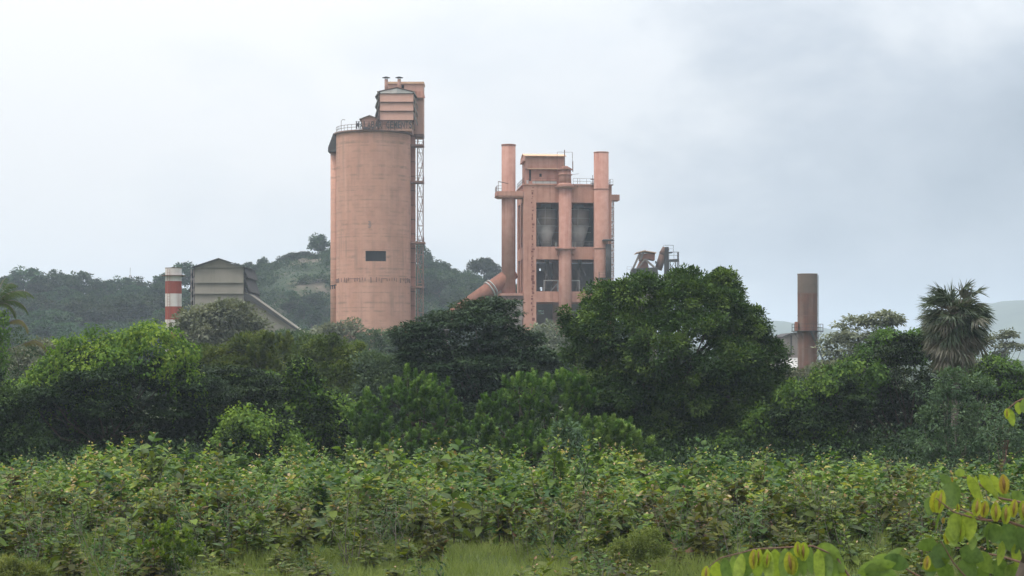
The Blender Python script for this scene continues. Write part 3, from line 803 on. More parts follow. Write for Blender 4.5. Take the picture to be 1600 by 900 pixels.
# ------------------------------------------------------------------ hopper house and conveyor head right of the tower
d = 440.0
P = lambda p, q, yy=0: Vector((px(p, d), d + yy, pz(q, d)))
hp = thing('hopper_house', 'small rusty hopper with a ragged tilted roof showing over the big tree', 'hopper', (px(1005, d), d, 0))
oh = hp.location.copy()
def pr(mb, pts, y0, y1): return mb.prism([(px(p, d), pz(q, d)) for p, q in pts], d + y0, d + y1)
h = MB(oh); pr(h, [(1000, 406.5), (1012, 404), (1023, 406.5), (1023.5, 396), (1000.5, 396)], 0, 5); h.build('head_box', M['rust'], hp)
h = MB(oh); h.tube(P(1005, 424, 2.4), P(1007, 404, 2.4), 13.5 * d / F * .9, 5.2 * d / F, 10); h.build('hopper_cone', M['pipe'], hp)
h = MB(oh); h.bar(P(987, 424, -.5), P(1000, 395, -.5), .55); h.bar(P(1000, 407, -.6), P(1005, 394, -.6), .6); h.bar(P(1007, 405, -.8), P(1022, 418, -.8), .55); h.bar(P(1007, 405, -.8), P(996, 420, -.8), .45); h.build('brace', M['conc'], hp)
h = MB(oh)
for a, b, z1 in (((993.5, 395.2), (1008, 391.5), 0), ((1006, 391.8), (1025, 394.8), 1)):
    pr(h, [(a[0], a[1] + .7), (b[0], b[1] + .9), (b[0], b[1] - .4), (a[0], a[1] - .4)], -1.3 + z1 * .6, 6)
h.build('roof', M['cream'], hp)
h = MB(oh); pr(h, [(986, 433), (1028, 433), (1026.5, 418), (988, 420)], -1.5, 6); pr(h, [(1023.8, 412), (1027, 411), (1025, 407.5), (1023.8, 408)], -.2, .4); h.build('base_deck', M['dgrey'], hp)
h = MB(oh); h.box(px(988, d), px(1026, d), d - 1, d + 5, 0, pz(433, d) - .003); h.build('support_wall', M['conc'], hp)
h = MB(oh); h.rail([P(980, 424, 1), P(987, 424, 1)], 1.1, .9, .05); h.build('handrail', M['steel'], hp)

ch = thing('conveyor_head', 'dark steel bucket conveyor head with railed platform right of the hopper', 'conveyor', (px(1045, d), d, 0))
oc = ch.location.copy()
h = MB(oc); h.tube(P(1029, 421, 1), P(1036, 398, 1), .85, .85, 8); h.tube(P(1036, 398, 1), P(1041, 387, 1), .95, .8, 8); h.build('inclined_casing', M['steel'], ch)
h = MB(oc); pr(h, [(1038, 391), (1045.5, 391), (1044.5, 386), (1039, 386)], -.4, 2); h.build('head_cover', M['dgrey'], ch)
h = MB(oc); h.box(px(1038.5, d), px(1044.8, d), d - .3, d + 1.7, 0, pz(391, d)); h.build('vertical_casing', M['dgrey'], ch)
h = MB(oc); pr(h, [(1043, 408.3), (1060.5, 408.3), (1060.5, 404.8), (1043, 405.5)], -1, 3); pr(h, [(1044, 395.6), (1051, 394.8), (1050, 393.8), (1044, 394.2)], -1, 3); g = h.build('platform', M['dgrey'], ch)
h = MB(oc); zz = pz(404.8, d); h.rail([(px(1045, d), d - .9, zz), (px(1060, d), d - .9, zz), (px(1060, d), d + 2.9, zz)], 1.6, .75, .07)
h.rail([(px(1036, d), d - .9, pz(394, d)), (px(1051.5, d), d - .9, pz(394, d))], 1.5, 2.4, .05)
h.bar(P(1051.5, 394, -1), P(1051.5, 383.5, -1), .09); h.bar(P(1060, 404, -1), P(1060, 394, -1), .09); h.bar(P(1038, 383.5, -1), P(1051.5, 383.5, -1), .06); h.bar(P(1047, 394.5, -1), P(1060, 394.5, -1), .07)
h.build('handrail', M['dgrey'], g)
for p, yy in ((1046.5, -.9), (1055, -.9), (1060, -.9), (1046.5, 2.8), (1060, 2.8)):
    h = MB(oc); h.bar((px(p, d), d + yy, 0), (px(p, d), d + yy, pz(408.3, d)), .24); h.build('leg', M['dgrey'], ch)
h = MB(oc); h.bar(P(1047, 420, -.9), P(1054, 409, -.9), .12); h.bar(P(1047, 413, -.9), P(1054, 425, -.9), .12); h.build('brace', M['dgrey'], ch)

d = 400.0
pb = thing('rooftop_block', 'pale pink building corner peeping over the right edge of the big tree', 'building', (px(1161, d), d, 0))
h = MB(pb.location.copy()); h.box(px(1146, d), px(1172, d), d, d + 8, 0, pz(491, d)); h.build('wall', M['pink'], pb)
h = MB(pb.location.copy()); h.prism([(px(1145, d), pz(491, d) + .003), (px(1173, d), pz(491, d) + .003), (px(1161, d), pz(486, d)), (px(1145, d), pz(485.5, d))], d - .4, d + 8.4); h.build('roof', M['cream'], pb)

# ------------------------------------------------------------------ right chimney and grey shed
d = 300.0; cx = px(1261.7, d); r = 15.5 * d / F
cm = thing('rusty_chimney', 'fat rust-brown chimney with a grey sooty top, standing alone at the right', 'chimney', (cx, d, 0))
oc = cm.location.copy()
h = MB(oc); h.tube((cx, d, 0), (cx, d, pz(458, d)), r * .98, r, 40, False); h.build('shaft', M['brick'], cm)
h = MB(oc); h.tube((cx, d, pz(458, d)), (cx, d, pz(428, d)), r, r, 40, False); h.tube((cx, d, pz(428, d)), (cx, d, pz(440, d)), r * .93, r * .93, 40, False); h.build('upper_shaft', M['ash'], cm)
h = MB(oc)
for q in (428.2, 459, 493, 519, 545): h.tube((cx, d, pz(q + .35, d)), (cx, d, pz(q - .35, d)), r * 1.03, None, 40, q > 430)
h.build('band', M['steel'], cm)
h = MB(oc)
xx = cx + r + .12
for yy in (d - .2, d + .25): h.bar((xx, yy, 0), (xx, yy, pz(430, d)), .05)
z = 0.5
while z < pz(431, d): h.bar((xx, d - .2, z), (xx, d + .25, z), .03); z += .45
for q in range(434, 560, 14): h.bar((cx + r - .1, d, pz(q, d)), (xx, d, pz(q, d)), .05)
h.build('ladder', M['dgrey'], cm)
h = MB(oc); zz = pz(517, d); h.tube((cx, d, zz - .12), (cx, d, zz), r + .95, None, 24); c = h.build('gallery', M['dgrey'], cm)
h = MB(oc); ring = [(cx + (r + .9) * math.cos(a), d + (r + .9) * math.sin(a), zz) for a in np.linspace(0, 2 * math.pi, 15)]; h.rail(ring, 1.05, 1.3, .045); h.build('handrail', M['dgrey'], c)
h = MB(oc)
for a in (-2.9, -2.2, -1.2, -.3, .3): h.bar((cx + (r + .8) * math.cos(a), d + (r + .8) * math.sin(a), zz - .1), (cx + r * math.cos(a), d + r * math.sin(a), zz - 1.3), .07)
h.build('bracket', M['dgrey'], c)
h = MB(oc)
a, b = (px(1263, d), d - r - .3, zz), (px(1284, d), d - r - .3, pz(566, d))
h.bar(a, b, .16); h.bar((a[0] + .1, a[1] - .5, a[2]), (b[0] + .1, b[1] - .5, b[2]), .16); h.bar((a[0], a[1] - .5, a[2] + .9), (b[0], b[1] - .5, b[2] + .9), .05)
for k in range(16):
    t = k / 16; h.box(a[0] + (b[0] - a[0]) * t - .12, a[0] + (b[0] - a[0]) * t + .12, a[1] - .5, a[1], a[2] + (b[2] - a[2]) * t - .02, a[2] + (b[2] - a[2]) * t + .02)
h.box(px(1276, d), px(1292, d), d - r - 1.0, d - r, pz(568, d), pz(565.5, d)); h.bar((px(1281, d), d - r - .4, 0), (px(1281, d), d - r - .4, pz(567, d)), .1)
h.build('stair', M['dgrey'], cm)
h = MB(oc); h.box(px(1242, d), px(1246, d), d - .8, d + .4, pz(517, d) + .003, pz(503, d)); h.build('junction_box', M['rust'], cm)

d = 330.0
gs = thing('grey_plant_building', 'low grey sheet-walled building with curved roof line left of the rusty chimney', 'building', (px(1232, d), d, 0))
og = gs.location.copy()
P2 = lambda pts: [(px(p, d), pz(q, d)) for p, q in pts]
h = MB(og); h.prism(P2([(1212, 640), (1266, 640), (1266, 520), (1250, 520.5), (1238, 522), (1229, 525), (1223, 528), (1223, 530.5), (1212, 530.5)]), d, d + 14); h.build('wall', M['conc'], gs)
h = MB(og); h.prism(P2([(1222.5, 527.4), (1229, 524.4), (1238, 521.4), (1250, 519.8), (1266, 519.3), (1266, 518), (1250, 518.6), (1238, 520), (1229, 523), (1222, 526.2)]), d - .4, d + 14.4); h.box(px(1211, d), px(1222.4, d), d - .4, d + 14, pz(530.4, d), pz(529, d)); h.build('roof', M['dgrey'], gs)
h = MB(og)
h.path([(px(1236, d), d - .15, pz(524, d)), (px(1236, d), d - .15, pz(552, d)), (px(1234, d), d - .15, pz(555, d)), (px(1224, d), d - .15, pz(558, d))], .12, 6); h.bar((px(1226, d), d - .1, pz(544, d)), (px(1226, d), d - .1, pz(553, d)), .2); h.bar((px(1215, d), d - .1, pz(531, d)), (px(1215, d), d - .1, pz(552, d)), .1)
h.build('downpipe', M['dgrey'], gs)
h = MB(og); a, b = pz(574, d), pz(559, d)
h.add([(px(1216, d), d - 5, a), (px(1262, d), d - 5, a), (px(1262, d), d - .02, b), (px(1216, d), d - .02, b), (px(1216, d), d - 5, a - .2), (px(1262, d), d - 5, a - .2), (px(1262, d), d - .02, b - .2), (px(1216, d), d - .02, b - .2)],
      [(0, 1, 2, 3), (7, 6, 5, 4), (0, 4, 5, 1), (1, 5, 6, 2), (2, 6, 7, 3), (3, 7, 4, 0)]); h.build('lean_to_roof', M['pale'], gs)
h = MB(og); h.box(px(1217, d), px(1261, d), d - 4.8, d - .02, 0, a - .21); h.build('lean_to_wall', M['conc'], gs)

# ------------------------------------------------------------------ left striped chimney
d = 290.0; cx = px(271, d); r = 12.7 * d / F
st = thing('striped_chimney', 'thin red and white banded chimney left of the grey gabled shed', 'chimney', (cx, d, 0))
os_ = st.location.copy()
bands = [(419, 439.5, 'white'), (439.5, 459, 'red'), (459, 479, 'white'), (479, 499.5, 'red'), (499.5, 518, 'white'), (518, 540, 'red'), (540, 560, 'white'), (560, 625, 'red')]
for i, (a, b, c) in enumerate(bands):
    h = MB(os_); z0 = pz(b, d) if i < 7 else 0
    h.tube((cx, d, z0), (cx, d, pz(a, d)), r, None, 32, False)
    if i == 0: h.tube((cx, d, pz(a, d)), (cx, d, pz(a + 8, d)), r * .9, None, 32, False)
    h.build('painted_band', M[c], st, 'red painted band' if c == 'red' else 'dirty white painted band')
h = MB(os_)
h.tube((cx, d, pz(431.3, d)), (cx, d, pz(430.3, d)), r + .55, None, 24); h.tube((cx, d, pz(419.5, d)), (cx, d, pz(418.6, d)), r * 1.04, None, 32, False)
h.build('gallery', M['steel'], st)
h = MB(os_); xx = px(266, d)
for k in (-.18, .18): h.bar((xx + k, d - r - .1, 0), (xx + k, d - r - .1, pz(421, d)), .05)
z = .5
while z < pz(421, d): h.bar((xx - .18, d - r - .1, z), (xx + .18, d - r - .1, z), .03); z += .4
h.build('ladder', M['rust'], st)

# left grey shed
d = 380.0
gsd = thing('grey_gabled_shed', 'tall grey sheet-clad gabled shed with louvred sides and a long sloping gallery', 'shed', (px(342, d), d, 0))
og = gsd.location.copy()
h = MB(og); h.prism(P2([(304, 620), (380, 620), (380, 418), (342, 405), (304, 418)]), d + .55, d + 16); h.build('wall', M['grey'], gsd)
for (q0, q1, off) in ((418, 442, .0), (441, 459, .0), (458, 486, 0), (485, 530, 0)):
    h = MB(og); z0, z1 = pz(q1, d), pz(q0, d); xl, xr = px(304, d), px(380.3, d)
    h.add([(xl, d, z0), (xr, d, z0), (xr, d + .5, z1), (xl, d + .5, z1), (xl, d + .15, z0), (xr, d + .15, z0), (xr, d + .54, z1), (xl, d + .54, z1)],
          [(0, 1, 2, 3), (7, 6, 5, 4), (0, 4, 5, 1), (3, 2, 6, 7), (0, 3, 7, 4), (1, 5, 6, 2)]); h.build('cladding_tier', M['grey'], gsd)
h = MB(og); h.prism(P2([(303, 418.1), (381, 418.1), (342, 404.8)]), d + .2, d + .52); h.build('gable', M['grey'], gsd)
h = MB(og)
for p in (299.5, 384):
    a = (px(p, d), pz(418.2, d)); b = (px(342, d), pz(404.2, d))
    h.add([(a[0], d - .5, a[1]), (b[0], d - .5, b[1]), (b[0], d + 16.4, b[1]), (a[0], d + 16.4, a[1]), (a[0], d - .5, a[1] + .13), (b[0], d - .5, b[1] + .13), (b[0], d + 16.4, b[1] + .13), (a[0], d + 16.4, a[1] + .13)],
          [(0, 1, 5, 4), (3, 7, 6, 2), (4, 5, 6, 7), (0, 3, 2, 1), (0, 4, 7, 3), (1, 2, 6, 5)])
h.build('roof', M['dgrey'], gsd)
for q0, q1, o_l, o_r in ((418, 434, 297.5, 386), (431, 456, 294.5, 389), (448, 464, 297, 390.5), (460, 488, 295, 388)):
    for sg in (-1, 1):
        h = MB(og); z0, z1 = pz(q1, d), pz(q0, d); xi, xo = (px(303.5, d), px(o_l, d)) if sg < 0 else (px(380.6, d), px(o_r, d))
        h.add([(xo, d + .2, z0), (xi, d + .2, z1), (xi, d + 16, z1), (xo, d + 16, z0), (xo + .1 * sg, d + .2, z0 + .08), (xi + .1 * sg, d + .2, z1 + .08), (xi + .1 * sg, d + 16, z1 + .08), (xo + .1 * sg, d + 16, z0 + .08)],
              [(0, 1, 5, 4), (3, 7, 6, 2), (4, 5, 6, 7), (0, 3, 2, 1), (0, 4, 7, 3), (1, 2, 6, 5)]); h.build('side_louvre', M['dgrey'], gsd)
h = MB(og)
for p in (298.5, 302.5): h.bar((px(p, d), d + .3, 0), (px(p, d), d + .3, pz(420, d)), .2)
for q in (436, 453, 469, 477): h.bar((px(297, d), d + .25, pz(q, d)), (px(303.5, d), d + .25, pz(q, d)), .12)
h.build('louvre_post', M['conc'], gsd)
h = MB(og); h.prism(P2([(383, 640), (476, 640), (476, 523), (466, 517), (390, 463), (383, 463)]), d + 1, d + 6); h.build('gallery_wall', M['grey'], gsd)
h = MB(og); h.prism(P2([(381, 470), (391.5, 470), (476, 524.5), (476, 521.4), (466, 515), (390.5, 461), (381, 458)]), d + .4, d + 6.5); h.build('gallery_roof', M['dgrey'], gsd)
h = MB(og); h.prism(P2([(381, 457.8), (390.5, 460.8), (466, 514.8), (476, 521.2), (476, 520.2), (466, 513.8), (390.5, 459.8), (381, 456.8)]), d + .3, d + 6.6); h.build('gallery_ridge', M['grey'], gsd)

d = 700
am = thing('radio_mast', 'thin faint radio mast above the trees on the left hill', 'mast', (px(203, d), d, float(hill_h(px(203, d), d))))
h = MB(am.location.copy()); zb = am.location.z; h.truss(px(202, d), px(204.5, d), d, d + .6, zb, pz(430, d), 12, .08); h.bar((px(203.2, d), d + .3, pz(430, d)), (px(203.2, d), d + .3, pz(418, d)), .12); h.build('mast_lattice', M['conc'], am)

# ------------------------------------------------------------------ foliage machinery
UP = np.array([0, 0, 1.0])
def unit(v): return v / np.maximum(np.linalg.norm(v, axis=-1, keepdims=True), 1e-9)
def rdir(rng, n): return unit(rng.normal(size=(n, 3)))
class Leaves:
    """a cloud of folded leaf blades"""
    def __init__(self): self.c = []
    def add(self, P, Dr, N, L, W, tint, wide=.45):
        n = len(P)
        if n == 0: return
        Dr = unit(Dr); S = unit(np.cross(Dr, N)); Nn = np.cross(S, Dr)
        L = np.broadcast_to(L, n)[:, None]; W = np.broadcast_to(W, n)[:, None]
        mid = P + Dr * L * wide
        v = np.stack([P, mid + S * W * .5 + Nn * W * .12, P + Dr * L - Nn * L * .08, mid - S * W * .5 + Nn * W * .12], 1)
        self.c.append((v, np.broadcast_to(tint, n)))
    def build(self, name, mat, parent=None, org=(0, 0, 0)):
        v = np.concatenate([a for a, b in self.c]); tn = np.concatenate([b for a, b in self.c])
        n = len(v)
        me = bpy.data.meshes.new(name)
        raw_mesh(me, v.reshape(-1, 3) - np.asarray(org), np.arange(n * 4), np.full(n, 4), tn)
        o = link_mesh(name, me, mat, parent)
        if parent is None: o.location = org
        return o
class BigLeaves:
    """broad blades with a curved midrib, eight points each"""
    def __init__(self): self.v = []; self.t = []
    def add(self, P, Dr, L, W, droop, tint, roll=None, rng=None):
        n = len(P); Dr = unit(Dr); L = np.broadcast_to(L, n)[:, None]; W = np.broadcast_to(W, n)[:, None]; dp = np.broadcast_to(droop, n)[:, None]
        S = unit(np.cross(Dr, UP) + 1e-4)
        if rng is not None: S = unit(S + rng.normal(size=(n, 3)) * .3)
        S = unit(S - Dr * (S * Dr).sum(-1, keepdims=True)); Nn = np.cross(S, Dr)
        m = lambda t: P + Dr * L * t - UP * dp * L * t * t
        q = [m(0.0), m(.32) - S * W * .46 + Nn * W * .10, m(.32), m(.32) + S * W * .46 + Nn * W * .10,
             m(.70) - S * W * .40 + Nn * W * .06, m(.70), m(.70) + S * W * .40 + Nn * W * .06, m(1.0)]
        self.v.append(np.stack(q, 1)); self.t.append(np.broadcast_to(tint, n))
    def arrays(self): return np.concatenate(self.v), np.concatenate(self.t)
LOOP = np.array([0, 2, 1, 0, 3, 2, 1, 2, 5, 4, 2, 3, 6, 5, 4, 5, 7, 5, 6, 7]); TOT = np.array([3, 3, 4, 4, 3, 3])
def big_mesh(name, v, t):
    n = len(v); me = bpy.data.meshes.new(name)
    loops = (LOOP[None, :] + 8 * np.arange(n)[:, None]).ravel()
    raw_mesh(me, v.reshape(-1, 3), loops, np.tile(TOT, n), np.repeat(t, 6))
    me.polygons.foreach_set('use_smooth', np.ones(6 * n, bool))
    return me

def surf(rng, blobs, dens, back=.4, low=.45, jit=(.86, 1.05)):
    """points with outward normals on a union of ellipsoids"""
    out_p = []; out_n = []; bl = np.array(blobs, float)
    for i, b in enumerate(bl):
        c, r = b[:3], b[3:6]
        area = 4 * math.pi * ((r[0] * r[1]) ** 1.6 / 3 + (r[0] * r[2]) ** 1.6 / 3 + (r[1] * r[2]) ** 1.6 / 3) ** (1 / 1.6)
        n = max(6, int(area * dens)); u = rdir(rng, n)
        keep = (rng.random(n) < np.where(u[:, 1] > .25, back, 1)) & (rng.random(n) < np.where(u[:, 2] < -.3, low, 1))
        u = u[keep]; p = c + u * r * rng.uniform(jit[0], jit[1], (len(u), 1))
        ok = np.ones(len(u), bool)
        for j, b2 in enumerate(bl):
            if j != i: ok &= (((p - b2[:3]) / b2[3:6]) ** 2).sum(-1) > .72
        ok &= p[:, 2] > .15
        out_p.append(p[ok]); out_n.append(unit(u / r)[ok])
    return np.concatenate(out_p), np.concatenate(out_n)

def clumps(lv, rng, C, Nn, rc, nl, L, W, kind, t0=0.0, t1=.75):
    """hang nl leaves round each clump centre C with outward direction Nn"""
    m = len(C)
    if m == 0: return
    L *= 1.22; W *= 1.22; nl = int(nl * .72)
    rcs = rc * rng.uniform(.6, 1.35, m); ct = t0 + (t1 - t0) * np.clip(.5 + .38 * rng.normal(size=m), 0, 1)
    idx = np.repeat(np.arange(m), nl); n = len(idx)
    u = rdir(rng, n); rr = rng.uniform(.45, 1.05, (n, 1)) * rcs[idx][:, None]
    Nc = Nn[idx]
    tint = np.clip(ct[idx] + rng.normal(0, .09, n), 0, 1)
    Ls = L * rng.uniform(.65, 1.25, n); Ws = W * rng.uniform(.7, 1.2, n)
    if kind == 'layer':
        p = C[idx] + u * rr * np.array([1.5, 1.5, .32]); d = unit(u * [1, 1, .2] + rng.normal(size=(n, 3)) * .35 - UP * .15); nrm = UP + rng.normal(size=(n, 3)) * .3
    elif kind == 'shoot':
        rcs = rcs * .72; h = rng.random((n, 1)); ax = unit(UP * 1.2 + Nc * .5 + rng.normal(size=(m, 3))[idx] * .12)
        side = unit(u - ax * (u * ax).sum(-1, keepdims=True))
        p = C[idx] + ax * (h - .4) * rcs[idx][:, None] * 1.7 + side * rcs[idx][:, None] * .25 * (1 - .75 * h)
        d = unit(side * (.95 - .55 * h) + ax * (.35 + .7 * h)); nrm = unit(ax - side * .5)
        tint = np.clip(tint * .75 + .30 * h[:, 0], 0, 1)
    elif kind == 'vine':
        u = unit(u - .75 * Nc * (u * Nc).sum(-1, keepdims=True))
        p = C[idx] + u * rr * 1.2 + Nc * rng.normal(0, .08, (n, 1)); d = unit(-UP * .8 + u * .6 + Nc * .3 + rng.normal(size=(n, 3)) * .3); nrm = unit(Nc + UP * .5 + rng.normal(size=(n, 3)) * .3)
    elif kind == 'fine':
        p = C[idx] + u * rr; d = unit(u + rng.normal(size=(n, 3)) * .7); nrm = rdir(rng, n) + UP * .4
    else:
        p = C[idx] + u * rr * np.array([1.1, 1.1, .85]); d = unit(u * .9 + Nc * .35 + rng.normal(size=(n, 3)) * .4 - UP * .1); nrm = unit(u * .4 + UP * .75 + Nc * .3 + rng.normal(size=(n, 3)) * .3)
    lv.add(p, d, nrm, Ls, Ws, tint)

def strands(lv, rng, C, n, lmin, lmax, L, W, t0, t1):
    """hanging creeper strands"""
    if not len(C): return
    for i in rng.integers(0, len(C), n):
        l = rng.uniform(lmin, lmax); k = int(l / .07) + 3
        z = np.sort(rng.random(k)) * l
        wob = np.cumsum(rng.normal(0, .02, (k, 2)), 0)
        p = np.stack([C[i, 0] + wob[:, 0] + rng.uniform(-.3, .3), C[i, 1] + wob[:, 1] - .15, C[i, 2] - z], -1)
        lv.add(p, unit(rng.normal(size=(k, 3)) * [1, 1, .4] - UP * .5), unit(rng.normal(size=(k, 3)) * .5 + np.array([0, -.6, .5])), L * rng.uniform(.6, 1.2, k), W, np.clip(rng.uniform(t0, t1) + rng.normal(0, .08, k), 0, 1))

def limbs(mb, rng, base, top, ends, r0, bend=.25, tr=None):
    base = Vector(base); top = Vector(top); n = 5
    pts = [base.lerp(top, i / n) + Vector((rng.normal() * .12, rng.normal() * .1, 0)) * (1 if 0 < i < n else 0) for i in range(n + 1)]
    mb.path([tuple(p) for p in pts], [r0 * (1 - .45 * i / n) for i in range(n + 1)], 8)
    for e in ends:
        e = Vector(e); k = rng.integers(2, n + 1); s = pts[k]
        mdl = s.lerp(e, .5) + Vector((0, 0, -(e - s).length * .12)) + Vector(rng.normal(size=3) * (e - s).length * .07)
        r = r0 * .42 * min(1, .35 + (e - s).length / 8)
        q = [s, s.lerp(mdl, .6) + Vector((0, 0, -.05)), mdl, mdl.lerp(e, .5) + Vector(rng.normal(size=3) * .12), e]
        mb.path([tuple(p) for p in q], [r, r * .75, r * .6, r * .4, r * .18], 5)

def W3(p, q, Y, dy=0): return np.array([px(p, Y), Y + dy, pz(q, Y)])
def billow(bl, rng, n=9, flat=.8, rad=(.26, .42)):
    """break each lobe into smaller billows so that it has lit tops and shaded hollows"""
    out = []
    for b in bl:
        c = np.array(b[:3]); r = np.array(b[3:6]); k = max(5, int(n * min(2.0, r[0] / 2.2)))
        out.append((*c, *(r * .86)))
        u = rdir(rng, k * 2); u = u[(u[:, 1] < .5) & (u[:, 2] > -.75)][:k]
        for q in u:
            rr = rng.uniform(*rad) * (r[0] * r[2]) ** .5
            out.append((*(c + q * r * .84), rr * 1.15, rr * 1.1, rr * flat))
    return out
def wb_(blobs, Y, dk=.8, oh=0):
    out = []
    for b in blobs:
        p, q, rx, rq = b[:4]; dy = b[4] if len(b) > 4 else 0
        if oh: dy += oh * min(1.0, max(0.0, (q - 600) / 60.0))
        s = Y / F
        out.append((px(p, Y), Y + dy, pz(q, Y), rx * s, max(rx * s * dk, rq * s * .7), rq * s))
    return out
tree_seed = [100]
def tree(name, label, cat, Y, blobs, mat, kind='round', rc=.55, L=.17, W=.095, cov=.62, dens=1.25, bark='bark', trunk=.22, base_px=None, inner=.25, t=(0, .75),
         vine=None, vmat=None, vt=(0, .8), vtop=.2, nstr=60, group=None, nlimb=26, back=.3, low=.4, dk=.8, smin=.4, smax=2.0, bill=True, oh=0):
    tree_seed[0] += 1; rng = np.random.default_rng(tree_seed[0])
    bl = wb_(blobs, Y, dk, oh)
    bp = base_px if base_px is not None else blobs[0][0]
    root = thing(name, label, cat, (px(bp, Y), Y, 0), 0, group); org = np.array(root.location)
    bl0 = bl; bl = billow(bl, rng, 9, .5 if kind == 'layer' else .8) if bill else bl
    C, N = surf(rng, bl, dens / (math.pi * rc * rc) * 1.1, back, low)
    nl = int(4 * math.pi * rc * rc * cov * 1.15 / (L * W * .55))
    lv = Leaves(); clumps(lv, rng, C, N, rc, nl, L, W, kind, *t)
    if inner:
        Ci, Ni = surf(rng, bl0, 2 * inner / (math.pi * rc * rc), back, 1.0, (.45, .8)); clumps(lv, rng, Ci, Ni, rc * 1.3, nl // 2, L * 1.25, W * 1.25, kind, *t)
    lv.build('crown', mat, root, org)
    mb = MB(org); b0 = max(bl, key=lambda b: b[3] * b[5])
    tp = (px(bp, Y) * .5 + b0[0] * .5, Y, b0[2] * .85)
    ends = C[rng.choice(len(C), min(nlimb, len(C)), replace=False)] * [1, 1, .96] if len(C) else []
    limbs(mb, rng, (px(bp, Y), Y, 0), tp, ends, trunk); mb.build('trunk', M[bark], root)
    if vine:
        vb = billow(wb_(vine, Y, dk), rng, 8, .8, (.2, .36)); Cv, Nv = surf(rng, vb, 1.5 / (math.pi * .35 ** 2), back, .0, (.97, 1.07))
        k = Nv[:, 2] > vtop + rng.normal(0, .22, len(Nv)); Cv, Nv = Cv[k], Nv[k]
        # tufts: leave hollows between the hanging swags
        g = np.sin(Cv[:, 0] * 2.1 + 1.3 * np.sin(Cv[:, 2] * 1.7)) + np.sin(Cv[:, 2] * 2.9 + Cv[:, 0] * .9) + rng.normal(0, .7, len(Cv))
        k = (g > -1.1) | (Nv[:, 2] > .75); Cv, Nv = Cv[k], Nv[k]
        lv = Leaves(); clumps(lv, rng, Cv, Nv, .36, 46, .17, .12, 'vine', *vt)
        side = Cv[Nv[:, 2] < .75]
        strands(lv, rng, side if len(side) else Cv, nstr, smin, smax, .14, .10, *vt)
        Cs = Cv[rng.random(len(Cv)) < .10]; 
        clumps(lv, rng, Cs + UP * .3, np.tile(UP, (len(Cs), 1)), .3, 16, .15, .1, 'fine', *vt)
        lv.build('creeper', vmat, root, org)
    return root

L_ = {}
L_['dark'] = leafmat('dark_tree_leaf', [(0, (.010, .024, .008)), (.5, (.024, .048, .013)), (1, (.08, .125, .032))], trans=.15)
L_['deep'] = leafmat('deep_bluish_leaf', [(0, (.016, .036, .016)), (.5, (.032, .062, .028)), (1, (.08, .125, .055))], trans=.15)
L_['big'] = leafmat('glossy_mid_green_leaf', [(0, (.018, .045, .010)), (.5, (.046, .092, .02)), (1, (.13, .20, .042))], trans=.2)
L_['olive'] = leafmat('olive_leaf', [(0, (.045, .07, .015)), (.5, (.09, .125, .025)), (1, (.18, .21, .045))])
L_['vine'] = leafmat('bright_creeper_leaf', [(0, (.05, .10, .018)), (.5, (.125, .20, .025)), (1, (.27, .33, .04))], trans=.4)
L_['vine2'] = leafmat('mid_creeper_leaf', [(0, (.035, .075, .014)), (.5, (.08, .145, .022)), (1, (.18, .26, .04))], trans=.35)
L_['shoot'] = leafmat('fresh_shoot_leaf', [(0, (.035, .08, .018)), (.5, (.08, .15, .032)), (1, (.26, .36, .11))], trans=.35)
L_['dusty'] = leafmat('dusty_grey_green_leaf', [(0, (.10, .115, .075)), (.5, (.17, .19, .12)), (1, (.29, .30, .21))], trans=.2, rough=.8, spec=.1)
L_['greygreen'] = leafmat('grey_green_leaf', [(0, (.04, .07, .038)), (.5, (.075, .12, .06)), (1, (.15, .21, .11))], trans=.25)
L_['hill'] = leafmat('hill_tree_leaf', [(0, (.016, .038, .016)), (.5, (.030, .058, .022)), (1, (.062, .095, .035))], var=.4)
L_['teak'] = leafmat('broad_sapling_leaf', [(0, (.036, .060, .013)), (.35, (.094, .110, .017)), (.66, (.165, .185, .028)), (.76, (.23, .19, .035)), (.86, (.20, .10, .045)), (1, (.32, .20, .15))], trans=.35, spec=.22, rough=.55, var=.42)
L_['palm'] = leafmat('fan_palm_blade', [(0, (.045, .07, .035)), (.45, (.095, .125, .075)), (.55, (.15, .15, .11)), (.8, (.125, .112, .085)), (1, (.22, .19, .155))], trans=.15, spec=.4)
L_['coco'] = leafmat('coconut_frond', [(0, (.04, .075, .03)), (.5, (.10, .14, .04)), (1, (.22, .17, .08))], trans=.3)
L_['grass'] = leafmat('pale_grass_blade', [(0, (.09, .12, .035)), (.5, (.17, .21, .06)), (1, (.30, .32, .13))], trans=.4)
L_['near'] = leafmat('near_yellow_green_leaf', [(0, (.08, .14, .045)), (.4, (.17, .25, .04)), (.7, (.33, .40, .05)), (1, (.42, .36, .05))], trans=.45, spec=.4, var=.03, mottle=40)
L_['pod'] = leafmat('winged_pod', [(0, (.27, .36, .05)), (.6, (.36, .38, .05)), (1, (.33, .22, .06))], trans=.45, spec=.3, var=.03, mottle=60)
L_['podcore'] = leafmat('pod_core', [(0, (.27, .20, .06)), (1, (.21, .13, .05))], trans=.1, var=.03)

